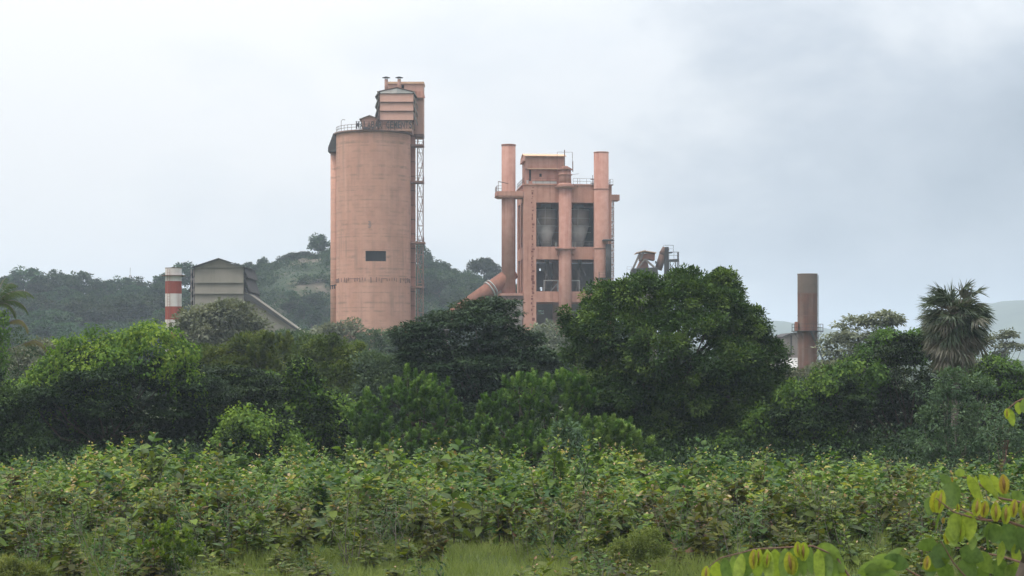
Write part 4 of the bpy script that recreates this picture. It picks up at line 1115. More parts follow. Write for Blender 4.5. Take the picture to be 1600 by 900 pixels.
# ------------------------------------------------------------------ forest on the hills
def proto_crown(rng, blobs, rc, nl, L, W, mat, kind='round', dens=1.0):
    lv = Leaves(); C, N = surf(rng, blobs, dens / (math.pi * rc * rc) * 1.1, .7, .5)
    clumps(lv, rng, C, N, rc, nl, L, W, kind); return lv, C
protos = []
for k in range(7):
    rng = np.random.default_rng(500 + k)
    nb_ = 4 + k % 4
    bl = []
    for i in range(nb_):
        a = rng.uniform(0, 6.28); r = rng.uniform(.8, 2.6)
        bl.append((r * math.cos(a), r * math.sin(a), rng.uniform(4.6, 8.3) if k != 5 else rng.uniform(7, 8.2), rng.uniform(1.3, 2.5), rng.uniform(1.3, 2.5), rng.uniform(.9, 1.7)))
    lv, C = proto_crown(rng, billow(bl, rng, 6, .7, (.3, .5)), .6, 34, .5, .32, None, 'round', 1.0 if k % 3 else .6)
    v = np.concatenate([a for a, b in lv.c]); tn = np.concatenate([b for a, b in lv.c])
    me = bpy.data.meshes.new('hill_crown'); raw_mesh(me, v.reshape(-1, 3), np.arange(len(v) * 4), np.full(len(v), 4), tn); me.materials.append(L_['hill'])
    mb = MB(); limbs(mb, rng, (0, 0, -1), (0, 0, 5.5), C[rng.choice(len(C), 10, replace=False)], .26)
    t_ = bpy.data.meshes.new('hill_trunk'); t_.from_pydata([tuple(p) for p in mb.v], [], mb.f); t_.materials.append(M['bark'])
    protos.append((me, t_))
def hill_tree(k, x, y, z, sc, rz, label, group=None, name='hill_tree', sx=1.0):
    root = thing(name, label, 'tree', (x, y, z), rz, group); root.scale = (sc * sx, sc * sx, sc)
    a = link_mesh('crown', protos[k][0], None, root); b = link_mesh('trunk', protos[k][1], None, root)
    return root
def ptree(k, p, qtop, Y, h, rz, label, group=None, sx=1.0, qb=None):
    """a tree whose top shows at column p and row qtop"""
    x = px(p, Y); z = float(hill_h(x, Y)); top = pz(qtop, Y)
    z0 = top - h * 1.0
    sc = h / 9.6
    zz = min(z, z0) if z0 > z + 1 else z0
    if z0 > z: sc = (top - z) / 9.6; zz = z; sx = sx * h / (top - z)
    return hill_tree(k, x, Y, zz - .2, sc, rz, label, group, 'hill_tree', sx)
RG = 'trees along the hill ridge'
ptree(0, 505, 362, 715, 13, .4, 'tall open-crowned tree on the hilltop just left of the silo')
ptree(5, 473, 393, 712, 8.5, 1.0, 'rounded ridge tree left of the tallest hilltop tree', sx=1.6)
ptree(1, 490, 396, 705, 7.5, 2.0, 'low dark ridge tree touching the silo edge above the rocks', sx=1.5)
ptree(2, 452, 397, 720, 8.0, 2.6, 'dense ridge tree above the bare rock face', sx=1.6)
ptree(3, 411, 402, 722, 6.5, .2, 'small lone scrawny tree on the ridge right of the grey shed', sx=.8)
ptree(4, 380, 408, 715, 9, 1.2, 'rounded ridge tree right behind the shed gable')
ptree(6, 432, 410, 722, 5, .9, 'low bushy ridge tree right of the scrawny tree', sx=1.3)
ptree(1, 657, 375, 715, 13, 3.9, 'tall dark ridge tree seen through the lattice stair tower', sx=.9)
ptree(3, 682, 407, 715, 9, 2.2, 'light airy ridge tree right of the lattice stair tower', sx=1.2)
ptree(0, 706, 414, 715, 7.5, 5.2, 'airy ridge tree right of the stair tower, second of the pair', sx=1.1)
ptree(5, 757, 404, 705, 14.5, 1.4, 'wide umbrella-crowned tree above the slanting duct', sx=1.0)
ptree(2, 738, 432, 700, 8, 3.0, 'lower bushy tree under the umbrella-crowned tree left of the duct')
ptree(4, 277, 409, 690, 14, .3, 'broad dark tree rising behind the striped chimney', sx=1.1)
ptree(2, 254, 428, 690, 12, 1.8, 'dark tree left of the striped chimney top')
ptree(6, 300, 418, 700, 11, 2.5, 'tree between the striped chimney and the shed')
ptree(0, 52, 414, 690, 15.5, .8, 'tallest lacy tree on the left hill ridge', sx=1.5)
ptree(3, 88, 424, 690, 13.5, 3.3, 'open lacy tree on the left ridge, right of the tallest one', sx=1.4)
ptree(1, 115, 422, 690, 13, 2.7, 'spreading ridge tree with sky gaps under its crown', sx=1.4)
ptree(5, 12, 432, 690, 11, 1.7, 'dark ridge tree at the left edge of the picture')
ptree(4, 140, 434, 690, 11.5, .5, 'feathery ridge tree left of the radio mast group')
ptree(2, 165, 437, 690, 10.5, 4.4, 'low ridge tree between two taller ones left of the mast')
ptree(0, 194, 429, 690, 13, 1.1, 'ridge tree directly beneath the radio mast', sx=1.3)
ptree(3, 222, 435, 690, 12, 5.0, 'open ridge tree right of the radio mast', sx=1.3)
rng = np.random.default_rng(77); cnt = 0; tries = 0; placed = []
while cnt < 260 and tries < 9000:
    tries += 1
    Yh = rng.uniform(540, 712); p = rng.uniform(-40, 850) if rng.random() < .45 else rng.uniform(-40, 330)
    x = px(p, Yh); z = float(hill_h(x, Yh))
    if 505 < p < 655 or (p > 300 and rng.random() < .35): continue
    if 405 < p < 520 and z > 24: continue
    if 690 < p < 760 and z > 30: continue
    if any((x - a) ** 2 + (Yh - b) ** 2 < (50 if p < 330 else 30) for a, b in placed): continue
    placed.append((x, Yh))
    h = rng.uniform(9, 16) if p < 330 else rng.uniform(3.5, 7.5)
    if p < 330:
        top = pz(np.interp(p, [-40, 20, 60, 120, 150, 240, 300, 330], [460, 456, 452, 455, 462, 464, 452, 448]), Yh)
        h = min(h, top - z + rng.normal() * 1.6)
        if h < 4: continue
    hill_tree(int(rng.integers(0, 7)), x, Yh, z - .3, h / 9.6, rng.uniform(0, 6.28),
              'dark green tree in the forest on the left hill slope' if p < 330 else 'small bushy tree on the scrubby hillside behind the silo',
              'forest trees on the left hill slope' if p < 330 else 'small trees on the hillside behind the silo', sx=rng.uniform(1.0, 1.4))
    cnt += 1
# low scrub over the whole slope
rng = np.random.default_rng(78); n = 12000
Xs = rng.uniform(-210, 60, n); Ys = rng.uniform(530, 735, n); Zs = hill_h(Xs, Ys)
msk = fbm(Xs, Ys, 31, 3, .02) + rng.normal(0, .25, n) > -.75; Pp = 800 + Xs / Ys * F
rock = (Pp > 415) & (Pp < 520) & (Zs > 26); msk &= ~(rock & (rng.random(n) < .75))
C = np.stack([Xs, Ys, Zs + .5], -1)[msk]; lv = Leaves()
clumps(lv, rng, C, np.tile(UP, (len(C), 1)), 1.5, 34, .6, .42, 'round')
n = 420; Ys = rng.uniform(560, 728, n); Pp = rng.uniform(375, 860, n); Xs = px(Pp, Ys); Zs = hill_h(Xs, Ys)
C = np.stack([Xs, Ys, Zs + .9], -1)[~((Pp > 425) & (Pp < 515) & (Zs > 27) & (Zs < 42) & (rng.random(n) < .8))]
for sc_ in (1.6, 2.2, 2.9):
    q = C[rng.random(len(C)) < .45]; bl = billow([(*c, sc_, sc_, sc_ * .75) for c in q], rng, 5, .8, (.3, .5)); Cb, Nb = surf(rng, bl, .5, .2, .2); clumps(lv, rng, Cb, Nb, .7, 22, .5, .34, 'round', 0, .9)
o = lv.build('hillside_scrub', L_['hill'])
o['kind'] = 'stuff'; o['label'] = 'low green scrub covering the hillside between the trees'

# ------------------------------------------------------------------ middle distance trees, hazy and dusty
DT = 'dusty scrub trees near the plant'
tree('dusty_tree', 'grey dust-coated round tree in front of the gabled shed', 'tree', 240, [(345, 517, 52, 38), (378, 505, 30, 28), (312, 520, 28, 32), (350, 560, 60, 50)], L_['dusty'], 'round', rc=.95, L=.42, W=.26, cov=.6, inner=.3, trunk=.3, bark='palebark')
tree('dusty_tree', 'dusty brownish scrub tree at the foot of the silo, left side', 'tree', 300, [(515, 530, 30, 22), (548, 525, 24, 18), (530, 560, 45, 30)], L_['dusty'], 'round', rc=.9, L=.45, W=.28, cov=.5, bark='palebark')
tree('dusty_tree', 'low dusty tree across the middle of the silo base', 'tree', 280, [(590, 550, 42, 24), (628, 545, 30, 22), (600, 580, 60, 30)], L_['greygreen'], 'round', rc=.9, L=.42, W=.26, cov=.55)
tree('dusty_tree', 'pale dusty tree in front of the frame tower ground floor', 'tree', 330, [(852, 530, 26, 20), (835, 550, 38, 24), (884, 545, 26, 26), (855, 580, 60, 36)], L_['dusty'], 'round', rc=1.0, L=.5, W=.3, cov=.45, bark='palebark')
tree('dusty_tree', 'grey scrub tree left of the striped chimney foot', 'tree', 210, [(70, 565, 45, 26), (110, 575, 40, 24), (25, 580, 40, 30), (80, 600, 70, 30)], L_['dusty'], 'round', rc=.8, L=.36, W=.22, cov=.5, bark='palebark')
tree('feathery_tree', 'pale feathery tree with a drooping right branch, right of the rusty chimney', 'tree', 215, [(1345, 520, 42, 24), (1376, 497, 28, 9), (1398, 503, 14, 4), (1320, 545, 36, 26), (1370, 545, 45, 28), (1340, 585, 65, 35)], L_['dusty'], 'layer', rc=.6, L=.38, W=.2, cov=.4, bark='palebark', inner=.12)
tree('feathery_tree', 'thin hazy feathery tree right of the fan palm crown', 'tree', 235, [(1562, 522, 18, 12), (1545, 540, 16, 14), (1575, 546, 20, 14), (1560, 580, 30, 26)], L_['dusty'], 'layer', rc=.6, L=.38, W=.2, cov=.35, bark='palebark', inner=.0, dens=.7)
tree('dusty_tree', 'low dusty bush at the foot of the rusty chimney', 'bush', 200, [(1290, 600, 42, 28), (1250, 610, 34, 26), (1325, 600, 36, 26)], L_['dusty'], 'round', rc=.7, L=.34, W=.2, cov=.55)
tree('scrub_tree', 'grey-green scrub tree at the foot of the sloping gallery', 'tree', 230, [(450, 545, 40, 22), (485, 550, 30, 20)], L_['greygreen'], 'round', rc=.8, L=.36, W=.22)
# plain fill of scrub trees behind the tree line
fill_protos = []
for k in range(4):
    rng = np.random.default_rng(900 + k); bl = []
    for i in range(6):
        a = rng.uniform(0, 6.28); r = rng.uniform(.3, 2.2)
        bl.append((r * math.cos(a), r * math.sin(a), rng.uniform(1.8, 5.2), rng.uniform(1.3, 2.2), rng.uniform(1.3, 2.2), rng.uniform(1.0, 1.8)))
    lv = Leaves(); C, N = surf(rng, bl, 1 / (math.pi * .5 ** 2) * 1.2, .6, .6); clumps(lv, rng, C, N, .55, 60, .28, .17, 'round')
    v = np.concatenate([a for a, b in lv.c]); tn = np.concatenate([b for a, b in lv.c])
    me = bpy.data.meshes.new('scrub_crown'); raw_mesh(me, v.reshape(-1, 3), np.arange(len(v) * 4), np.full(len(v), 4), tn); me.materials.append([L_['greygreen'], L_['olive'], L_['dark'], L_['greygreen']][k])
    mb = MB(); limbs(mb, rng, (0, 0, -.5), (0, 0, 3.4), C[rng.choice(len(C), 10, replace=False)], .2)
    t_ = bpy.data.meshes.new('scrub_trunk'); t_.from_pydata([tuple(p) for p in mb.v], [], mb.f); t_.materials.append(M['bark'])
    fill_protos.append((me, t_))
rng = np.random.default_rng(55)
for Yb, n in ((185, 22), (240, 24), (320, 24)):
    for i in range(n):
        p = -30 + (i + rng.uniform(.1, .9)) * 1660 / n; Y = Yb + rng.uniform(-20, 20)
        top = pz(np.interp(p, [0, 300, 420, 560, 640, 860, 930, 1180, 1250, 1420, 1500, 1600], [585, 560, 548, 548, 552, 552, 560, 575, 605, 590, 590, 600]) + rng.uniform(-4, 12), Y)
        if top < 2.0: continue
        sc = top / 6.3
        k = int(rng.integers(0, 4))
        r_ = thing('scrub_tree', 'hazy green scrub tree standing between the tree line and the plant', 'tree', (px(p, Y), Y, 0), rng.uniform(0, 6), 'scrub trees between the tree line and the plant')
        r_.scale = (sc * 1.25, sc * 1.25, sc); link_mesh('crown', fill_protos[k][0], None, r_); link_mesh('trunk', fill_protos[k][1], None, r_)

# ------------------------------------------------------------------ the tree line
tree('creeper_covered_tree', 'broad dark tree at the left smothered by bright yellow-green creeper', 'tree', 112,
     [(170, 610, 125, 62), (80, 640, 80, 60), (260, 620, 85, 62), (170, 680, 160, 60), (50, 695, 70, 50), (290, 690, 90, 50)], L_['dark'], 'layer', rc=.55, L=.17, W=.085, cov=.42, t=(0, .6), inner=.2,
     vine=[(150, 580, 85, 63), (235, 575, 75, 66), (90, 615, 62, 62), (275, 605, 50, 50), (190, 570, 50, 58), (40, 640, 40, 50)], vmat=L_['vine'], nstr=300, vtop=.1, smin=.5, smax=2.6, oh=3.5)
tree('shade_tree', 'dark leafy tree at the far left edge under the coconut fronds', 'tree', 108, [(10, 650, 45, 48), (-25, 620, 40, 50), (20, 700, 60, 45)], L_['dark'], 'round', rc=.5, t=(.1, .8))
tree('shade_tree', 'dark spreading tree with layered feathery foliage right of the creeper-covered tree', 'tree', 120, [(345, 615, 75, 42), (410, 630, 60, 45), (360, 670, 100, 55), (440, 690, 70, 45)], L_['dark'], 'layer', rc=.55, L=.17, W=.085, cov=.45, t=(0, .7))
tree('olive_tree', 'olive green bushy tree below the sloping gallery, leftmost of three', 'tree', 152, [(345, 577, 48, 36), (395, 565, 40, 40), (370, 610, 80, 45)], L_['olive'], 'round', rc=.6, L=.2, W=.11)
tree('olive_tree', 'olive green bushy tree with upright tips in front of the sloping gallery foot', 'tree', 148, [(435, 555, 42, 34), (465, 575, 45, 40), (440, 620, 70, 50)], L_['olive'], 'shoot', rc=.5, L=.2, W=.1)
tree('olive_tree', 'olive green bushy tree below the left part of the silo', 'tree', 144, [(515, 563, 45, 36), (555, 580, 42, 38), (540, 625, 80, 50)], L_['olive'], 'round', rc=.55, L=.2, W=.11)
tree('scrub_tree', 'mid green tree between the silo base and the upright-shoot bush', 'tree', 140, [(600, 590, 45, 34), (645, 580, 36, 34), (620, 630, 60, 40)], L_['greygreen'], 'round', rc=.55, L=.2, W=.11)
tree('creeper_column', 'small bright green flat-topped crown poking out left of the creeper column', 'tree', 128, [(402, 592, 30, 14)], L_['vine2'], 'layer', rc=.4, L=.14, W=.07, t=(.3, .9), nlimb=8)
tree('creeper_column', 'tall narrow column of bright creeper over a dead tree, middle left', 'creeper', 106, [(490, 640, 48, 42), (470, 600, 24, 30), (510, 680, 50, 35)], L_['dark'], 'round', rc=.45, L=.15, W=.09, cov=.4,
     vine=[(468, 596, 20, 32), (495, 622, 34, 30), (520, 650, 38, 36), (470, 650, 36, 30), (500, 680, 52, 30)], vmat=L_['vine2'], vt=(.1, .9), nstr=130, vtop=-.1, smax=1.0)
tree('creeper_mound', 'pale green creeper mound drooping just behind the saplings, left of the column', 'creeper', 98, [(400, 690, 50, 34), (370, 700, 40, 26)], L_['dark'], 'round', rc=.4, L=.14, W=.08, cov=.4,
     vine=[(400, 680, 52, 40), (440, 700, 40, 34), (365, 695, 30, 36), (385, 670, 32, 30)], vmat=L_['vine2'], vt=(.35, 1), nstr=160, vtop=-.1, smax=1.0)
tree('shoot_bush', 'large rounded bush of upright pale-tipped shoots below the silo', 'bush', 103, [(645, 640, 66, 52), (600, 655, 50, 44), (690, 665, 40, 38), (640, 690, 90, 38)], L_['shoot'], 'shoot', rc=.36, L=.16, W=.075, cov=.5, t=(.05, .7))
tree('shade_tree', 'dark broad-crowned tree with visible stems in front of the frame tower', 'tree', 130, [(752, 500, 56, 34), (735, 525, 70, 44), (682, 528, 52, 40), (806, 548, 46, 34), (850, 585, 36, 34), (750, 590, 105, 42), (655, 560, 30, 30), (750, 640, 90, 35)], L_['deep'], 'layer', rc=.6, L=.22, W=.11, cov=.55, t=(0, .8), inner=.45, bark='palebark', nlimb=40, trunk=.3)
tree('shoot_bush', 'dense bush of upright pale-tipped shoots left of the giant tree', 'bush', 101, [(830, 630, 62, 48), (880, 620, 42, 36), (785, 660, 48, 40), (840, 690, 95, 38)], L_['shoot'], 'shoot', rc=.36, L=.16, W=.075, cov=.5, t=(.05, .75))
tree('giant_tree', 'largest broad green tree in the middle right, hiding the tower foot', 'tree', 116,
     [(1015, 500, 92, 66), (1040, 535, 120, 85), (945, 515, 56, 56), (1070, 500, 66, 66), (1128, 464, 22, 40), (1145, 540, 58, 60), (1176, 572, 38, 50), (1194, 622, 36, 36), (1050, 580, 140, 85), (925, 535, 44, 34), (965, 620, 64, 60), (1150, 640, 88, 60), (1050, 680, 120, 50), (912, 512, 28, 26)],
     L_['big'], 'round', rc=.55, L=.17, W=.10, cov=.62, t=(0, .9), trunk=.4, nlimb=40, inner=.35, dens=1.6)
tree('shoot_bush', 'small bush of pale upright shoots low in front of the giant tree', 'bush', 94, [(950, 690, 55, 36), (1000, 705, 36, 22), (905, 700, 36, 30)], L_['shoot'], 'shoot', rc=.33, L=.16, W=.07, cov=.5, t=(.2, .85))
tree('scrub_tree', 'grey-green leafy sapling left of the low pale shoot bush', 'tree', 84, [(890, 700, 26, 45), (880, 740, 34, 40), (905, 765, 30, 35)], L_['greygreen'], 'round', rc=.32, L=.15, W=.08, cov=.4, t=(0, .6), bark='palebark', trunk=.07)
tree('creeper_mound', 'long creeper mound climbing right from the saplings towards the fan palm', 'creeper', 112,
     [(1250, 655, 60, 42), (1190, 690, 50, 28), (1310, 625, 50, 45), (1270, 700, 90, 30), (1140, 712, 36, 18)], L_['dark'], 'layer', rc=.45, L=.16, W=.09, cov=.42,
     vine=[(1245, 640, 48, 42), (1200, 672, 46, 34), (1310, 605, 48, 42), (1150, 700, 42, 24), (1120, 710, 26, 20), (1265, 680, 60, 40), (1345, 585, 36, 36)], vmat=L_['vine2'], vt=(.0, .8), nstr=200, vtop=-.15, smax=.9)
tree('creeper_covered_tree', 'tall dark tree draped in creeper behind and left of the fan palm', 'tree', 122,
     [(1400, 570, 58, 52), (1445, 580, 56, 58), (1420, 600, 72, 66), (1350, 595, 46, 42), (1370, 640, 60, 50), (1440, 680, 100, 50), (1340, 690, 60, 40), (1330, 620, 46, 42)], L_['dark'], 'layer', rc=.55, L=.17, W=.09, cov=.4, t=(0, .6),
     vine=[(1330, 612, 44, 40), (1392, 552, 44, 40), (1435, 552, 42, 40), (1355, 590, 34, 36)], vmat=L_['vine2'], vt=(0, .6), nstr=130, vtop=.2, smin=.5, smax=2.4, oh=3.5)
tree('creeper_covered_tree', 'creeper-draped dark tree sloping down at the right edge', 'tree', 121,
     [(1548, 610, 56, 52), (1600, 650, 60, 56), (1510, 680, 70, 50), (1600, 710, 70, 40)], L_['dark'], 'layer', rc=.55, L=.17, W=.09, cov=.4, t=(0, .6),
     vine=[(1560, 590, 46, 36), (1545, 600, 44, 42), (1585, 622, 44, 42), (1625, 645, 40, 40), (1520, 590, 24, 40)], vmat=L_['vine2'], vt=(.1, .8), nstr=150, vtop=.1, smin=.5, smax=2.6, oh=3.5)
tree('slender_tree', 'slender grey-green leafy tree growing in front of the fan palm trunk', 'tree', 100,
     [(1490, 600, 24, 18), (1460, 625, 24, 18), (1525, 612, 28, 18), (1480, 655, 40, 20), (1545, 655, 34, 20), (1450, 690, 32, 18), (1505, 690, 40, 20), (1570, 690, 30, 20), (1480, 725, 46, 18), (1540, 725, 40, 20)], L_['greygreen'], 'round', rc=.42, L=.17, W=.09, cov=.32, t=(.1, .85), inner=0, bark='palebark', trunk=.1, base_px=1497, nlimb=36, bill=False)
tree('slender_tree', 'thin bare-stemmed young tree near the right edge', 'tree', 90, [(1570, 650, 22, 14), (1590, 675, 24, 14), (1545, 680, 20, 12)], L_['greygreen'], 'round', rc=.36, L=.17, W=.09, cov=.25, inner=0, bark='steel', trunk=.07, base_px=1562, nlimb=12, bill=False)
# shaded undergrowth beneath the tree line
rng = np.random.default_rng(60); n = 2600
Y = rng.uniform(100, 140, n); p = rng.uniform(-40, 1640, n)
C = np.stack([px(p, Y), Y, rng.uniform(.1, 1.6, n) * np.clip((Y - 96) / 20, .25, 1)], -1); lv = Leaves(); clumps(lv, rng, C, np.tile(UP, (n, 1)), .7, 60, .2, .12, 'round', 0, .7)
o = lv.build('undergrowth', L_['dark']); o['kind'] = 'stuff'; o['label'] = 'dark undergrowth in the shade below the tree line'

# ------------------------------------------------------------------ fan palm
rng = np.random.default_rng(12); Y = 116.0; cc = W3(1493, 492, Y); Rr = 67 * Y / F
fp = thing('fan_palm', 'tall fan palm with a shaggy round crown and hanging dead fronds, right of the middle', 'palm', (px(1493, Y), Y, 0)); og = np.array(fp.location)
mb = MB(og); mb.path([(cc[0] - .1, Y, 0), (cc[0], Y, cc[2] * .5), (cc[0], Y, cc[2] - .4)], [.24, .19, .22], 12)
for k in range(40): mb.tube((cc[0], Y, .2 + k * .16), (cc[0], Y, .23 + k * .16), .285, None, 10)
mb.build('trunk', M['palebark'], fp)
def fan(lv, mb, rng, base, d, Lp, Rf, tint, spread=2.4, drp=.25):
    d = unit(d); tip = base + d * Lp * rng.uniform(.8, 1.12)
    if mb is not None: mb.bar(tuple(base), tuple(tip), .05)
    S = unit(np.cross(d, UP + rng.normal(size=3) * .25)); N = np.cross(S, d)
    k = 24; a = np.linspace(-spread / 2, spread / 2, k)[:, None]
    D_ = unit(d * np.cos(a) + S * np.sin(a) + N * .12 * rng.normal() + rng.normal(size=(k, 3)) * .05)
    P0 = np.repeat(tip[None], k, 0); nn_ = N + S * np.where(np.arange(k) % 2, .5, -.5)[:, None]
    lv.add(P0, D_, nn_, Rf * rng.uniform(.45, .6, k), .13, np.clip(tint + rng.normal(0, .05, k), 0, 1), .7)
    P1 = P0 + D_ * Rf * .42; D2 = unit(D_ - UP * drp * rng.uniform(.3, 1.6, (k, 1)) + rng.normal(size=(k, 3)) * .1)
    lv.add(P1, D2, nn_ + rng.normal(size=(k, 3)) * .3, Rf * rng.uniform(.4, .7, k), .065, np.clip(tint + rng.normal(0, .07, k), 0, 1), .3)
lv = Leaves(); mb = MB(og)
for i in range(105):     # living fans, upper half
    a = rng.uniform(0, 6.28); e_ = math.asin(rng.uniform(-.6, 1))
    d = np.array([math.cos(a) * math.cos(e_), math.sin(a) * math.cos(e_), math.sin(e_)])
    fan(lv, mb, rng, cc + np.array([0, 0, rng.uniform(-.5, .25)]), d, Rr * rng.uniform(.32, .60), Rr * .50, rng.choice([rng.uniform(0, .42), rng.uniform(.4, .6)], p=[.75, .25]), 1.9, drp=.55)
lv.build('green_frond', L_['palm'], fp, og)
lv = Leaves()
for i in range(62):     # grey-brown hanging ones below
    a = rng.uniform(0, 6.28); e_ = rng.uniform(-1.2, -.05)
    d = np.array([math.cos(a) * math.cos(e_), math.sin(a) * math.cos(e_), math.sin(e_)])
    fan(lv, mb, rng, cc + np.array([0, 0, -.3 - 1.5 * rng.random()]), d, Rr * rng.uniform(.22, .50), Rr * .52, rng.uniform(.42, .85), 1.8, 1.0)
lv.build('dead_frond', L_['palm'], fp, og); mb.build('frond_stalk', M['palebark'], fp)

# coconut palm at the left edge
rng = np.random.default_rng(13); Y = 122.0; cc = W3(-6, 474, Y)
cp = thing('coconut_palm', 'coconut palm at the left edge, trunk wrapped in green creeper', 'palm', (px(-2, Y), Y, 0)); og = np.array(cp.location)
mb = MB(og); mb.path([(px(-2, Y), Y, 0), (px(4, Y), Y, cc[2] * .6), tuple(cc)], [.2, .15, .13], 10); mb.build('trunk', M['palebark'], cp)
def frond(rng, base, d, ln, droop, t0, lf=.55, brown=False):
    lv = Leaves(); mb = MB(og); pts = [np.array(base)]; d = unit(np.array(d, float)); n = 22
    for i in range(n):
        d = unit(d - UP * droop * (i / n) * .16); pts.append(pts[-1] + d * ln / n)
    mb.path([tuple(p) for p in pts[::3]], [.035 * (1 - .8 * i / 7) + .008 for i in range(len(pts[::3]))], 4)
    for i in range(2, n + 1):
        dd = unit(pts[i] - pts[i - 1]); S = unit(np.cross(dd, UP)); l = ln * .30 * math.sin(.35 + 2.5 * i / n)
        for sg in (-1, 1):
            for j in range(3):
                p = pts[i] - dd * ln / n * j / 3
                D_ = unit(S * sg * lf + dd * .55 - UP * rng.uniform(.35, .9))
                lv.add(p[None], D_[None], (np.cross(D_, dd) + UP * .1)[None], l * rng.uniform(.8, 1.1), .045, np.clip(t0 + rng.normal(0, .07), 0, 1), .35)
    return lv, mb
for d, ln, dr, t0 in (((.9, -.1, .75), 2.8, 1.0, .25), ((1, .2, .35), 2.4, 1.3, .3), ((.5, -.4, .9), 2.6, 1.0, .2), ((-.8, 0, .7), 2.8, 1.2, .2), ((.7, .5, .9), 2.4, 1.2, .3), ((1, -.3, .1), 1.9, 1.5, .35), ((.1, .4, 1), 2.2, .8, .2)):
    lv, mb = frond(rng, cc, d, ln, dr, t0); o = lv.build('frond', L_['coco'], cp, og); mb.build('midrib', M['palebark'], o)
for b, d, ln in ((W3(12, 505, Y), (1, -.2, .55), 1.9), (W3(28, 538, Y, 1), (1, .1, .5), 2.3)):
    lv, mb = frond(rng, b, d, ln, 2.0, .8, .35); o = lv.build('brown_frond', L_['coco'], cp, og); mb.build('midrib', M['palebark'], o)
    mb = MB(og); mb.bar(tuple(b), (px(1, Y), Y, b[2] - .5), .05); mb.build('frond_stalk', M['palebark'], cp)
lv = Leaves(); zc = rng.uniform(1, cc[2] - .5, 60); C = np.stack([px(3, Y) + rng.normal(0, .12, 60), Y - .2 + rng.normal(0, .1, 60), zc], -1)
clumps(lv, rng, C, np.tile([0, -1., .2], (60, 1)), .3, 30, .14, .1, 'vine', .1, .7); strands(lv, rng, C, 20, .4, 1.2, .13, .09, .1, .6); lv.build('creeper', L_['vine2'], cp, og)
C, N = surf(rng, wb_([(25, 545, 26, 30), (35, 590, 35, 30)], 124), 2.0)
rt = thing('scrub_tree', 'soft grey-green shrub tucked below the brown hanging palm frond', 'tree', (px(28, 124), 124, 0)); og2 = np.array(rt.location)
lv = Leaves(); clumps(lv, rng, C, N, .45, 50, .17, .1, 'round', .1, .7); lv.build('crown', L_['greygreen'], rt, og2)
mb = MB(og2); limbs(mb, rng, (px(28, 124), 124, 0), (px(28, 124), 124, 5), C[::12][:14], .12); mb.build('trunk', M['bark'], rt)

# ------------------------------------------------------------------ the field of broad-leaved saplings
def sapling(rng, h, nst):
    bl = BigLeaves(); mb = MB()
    for s in range(nst):
        b = np.array([rng.normal() * .28, rng.normal() * .28, -.12]) if s else np.array([0, 0, -.12])
        hh = h * (1 if s == 0 else rng.uniform(.5, .92)); lean = rng.normal(size=2) * .14
        P0 = lambda t: b + np.array([lean[0] * hh * t * t, lean[1] * hh * t * t, (hh + .12) * t])
        mb.path([tuple(P0(t)) for t in (0, .35, .7, 1)], [.022, .017, .012, .006], 5)
        nn_ = int(hh / .135); ph = rng.uniform(0, 3.14)
        for k in range(nn_ + 1):
            t = .10 + .90 * k / nn_; p = P0(t); tip = (1 - t)
            L = (.20 + .30 * min(1, tip * 3.2)) * rng.uniform(.75, 1.15)
            el_ = .95 - .85 * min(1, tip * 2.2)
            for sd_ in (0, math.pi):
                if rng.random() < .12 + .25 * (t < .35): continue
                a = ph + sd_ + (k % 2) * math.pi / 2 + rng.normal() * .3
                e_ = el_ + rng.normal() * .25
                d = np.array([math.cos(a) * math.cos(e_), math.sin(a) * math.cos(e_), math.sin(e_)])
                if tip < .09 and rng.random() < .6: tn = rng.uniform(.74, 1.0); L *= .7
                elif rng.random() < .025: tn = rng.uniform(.7, .95)
                else: tn = np.clip(rng.normal(.30, .18), 0, .72)
                bl.add((p + d * .04)[None], d[None], L, L * rng.uniform(.5, .66), rng.uniform(.12, .6), tn, None, rng)
        for q in range(rng.integers(1, 4)):      # side twigs
            t = rng.uniform(.3, .8); p = P0(t); a = rng.uniform(0, 6.28); l = rng.uniform(.25, .55)
            d = unit(np.array([math.cos(a), math.sin(a), rng.uniform(.4, 1.1)])); e = p + d * l; mb.path([tuple(p), tuple(e)], [.01, .005], 4)
            for k in range(5):
                pp = p + d * l * (.3 + .7 * k / 4)
                for sd_ in (0, math.pi):
                    a2 = a + sd_ + (k % 2) * 1.57 + rng.normal() * .3; e_ = .35 + .12 * k + rng.normal() * .2
                    d2 = np.array([math.cos(a2) * math.cos(e_), math.sin(a2) * math.cos(e_), math.sin(e_)]); L = rng.uniform(.16, .32) * (1 - .3 * (k == 4))
                    bl.add(pp[None], d2[None], L, L * .58, rng.uniform(.1, .5), np.clip(rng.normal(.34, .18), 0, .74) if rng.random() > .02 else rng.uniform(.75, 1), None, rng)
    v, t = bl.arrays()
    return v, t, mb
sp_ = []
for k in range(12):
    rng = np.random.default_rng(700 + k)
    v, t, mb = sapling(rng, [1.9, 2.1, 1.7, 2.3, 1.5, 2.0, 1.8, 2.2, 1.6, 2.4, 1.9, 2.1][k], [4, 3, 5, 4, 5, 4, 3, 5, 4, 4, 5, 3][k])
    me = big_mesh('sapling_foliage', v, t); me.materials.append(L_['teak'])
    sm = bpy.data.meshes.new('sapling_stem'); sm.from_pydata([tuple(p) for p in mb.v], [], mb.f); sm.materials.append(M['bark'])
    sp_.append((me, sm, v, t))
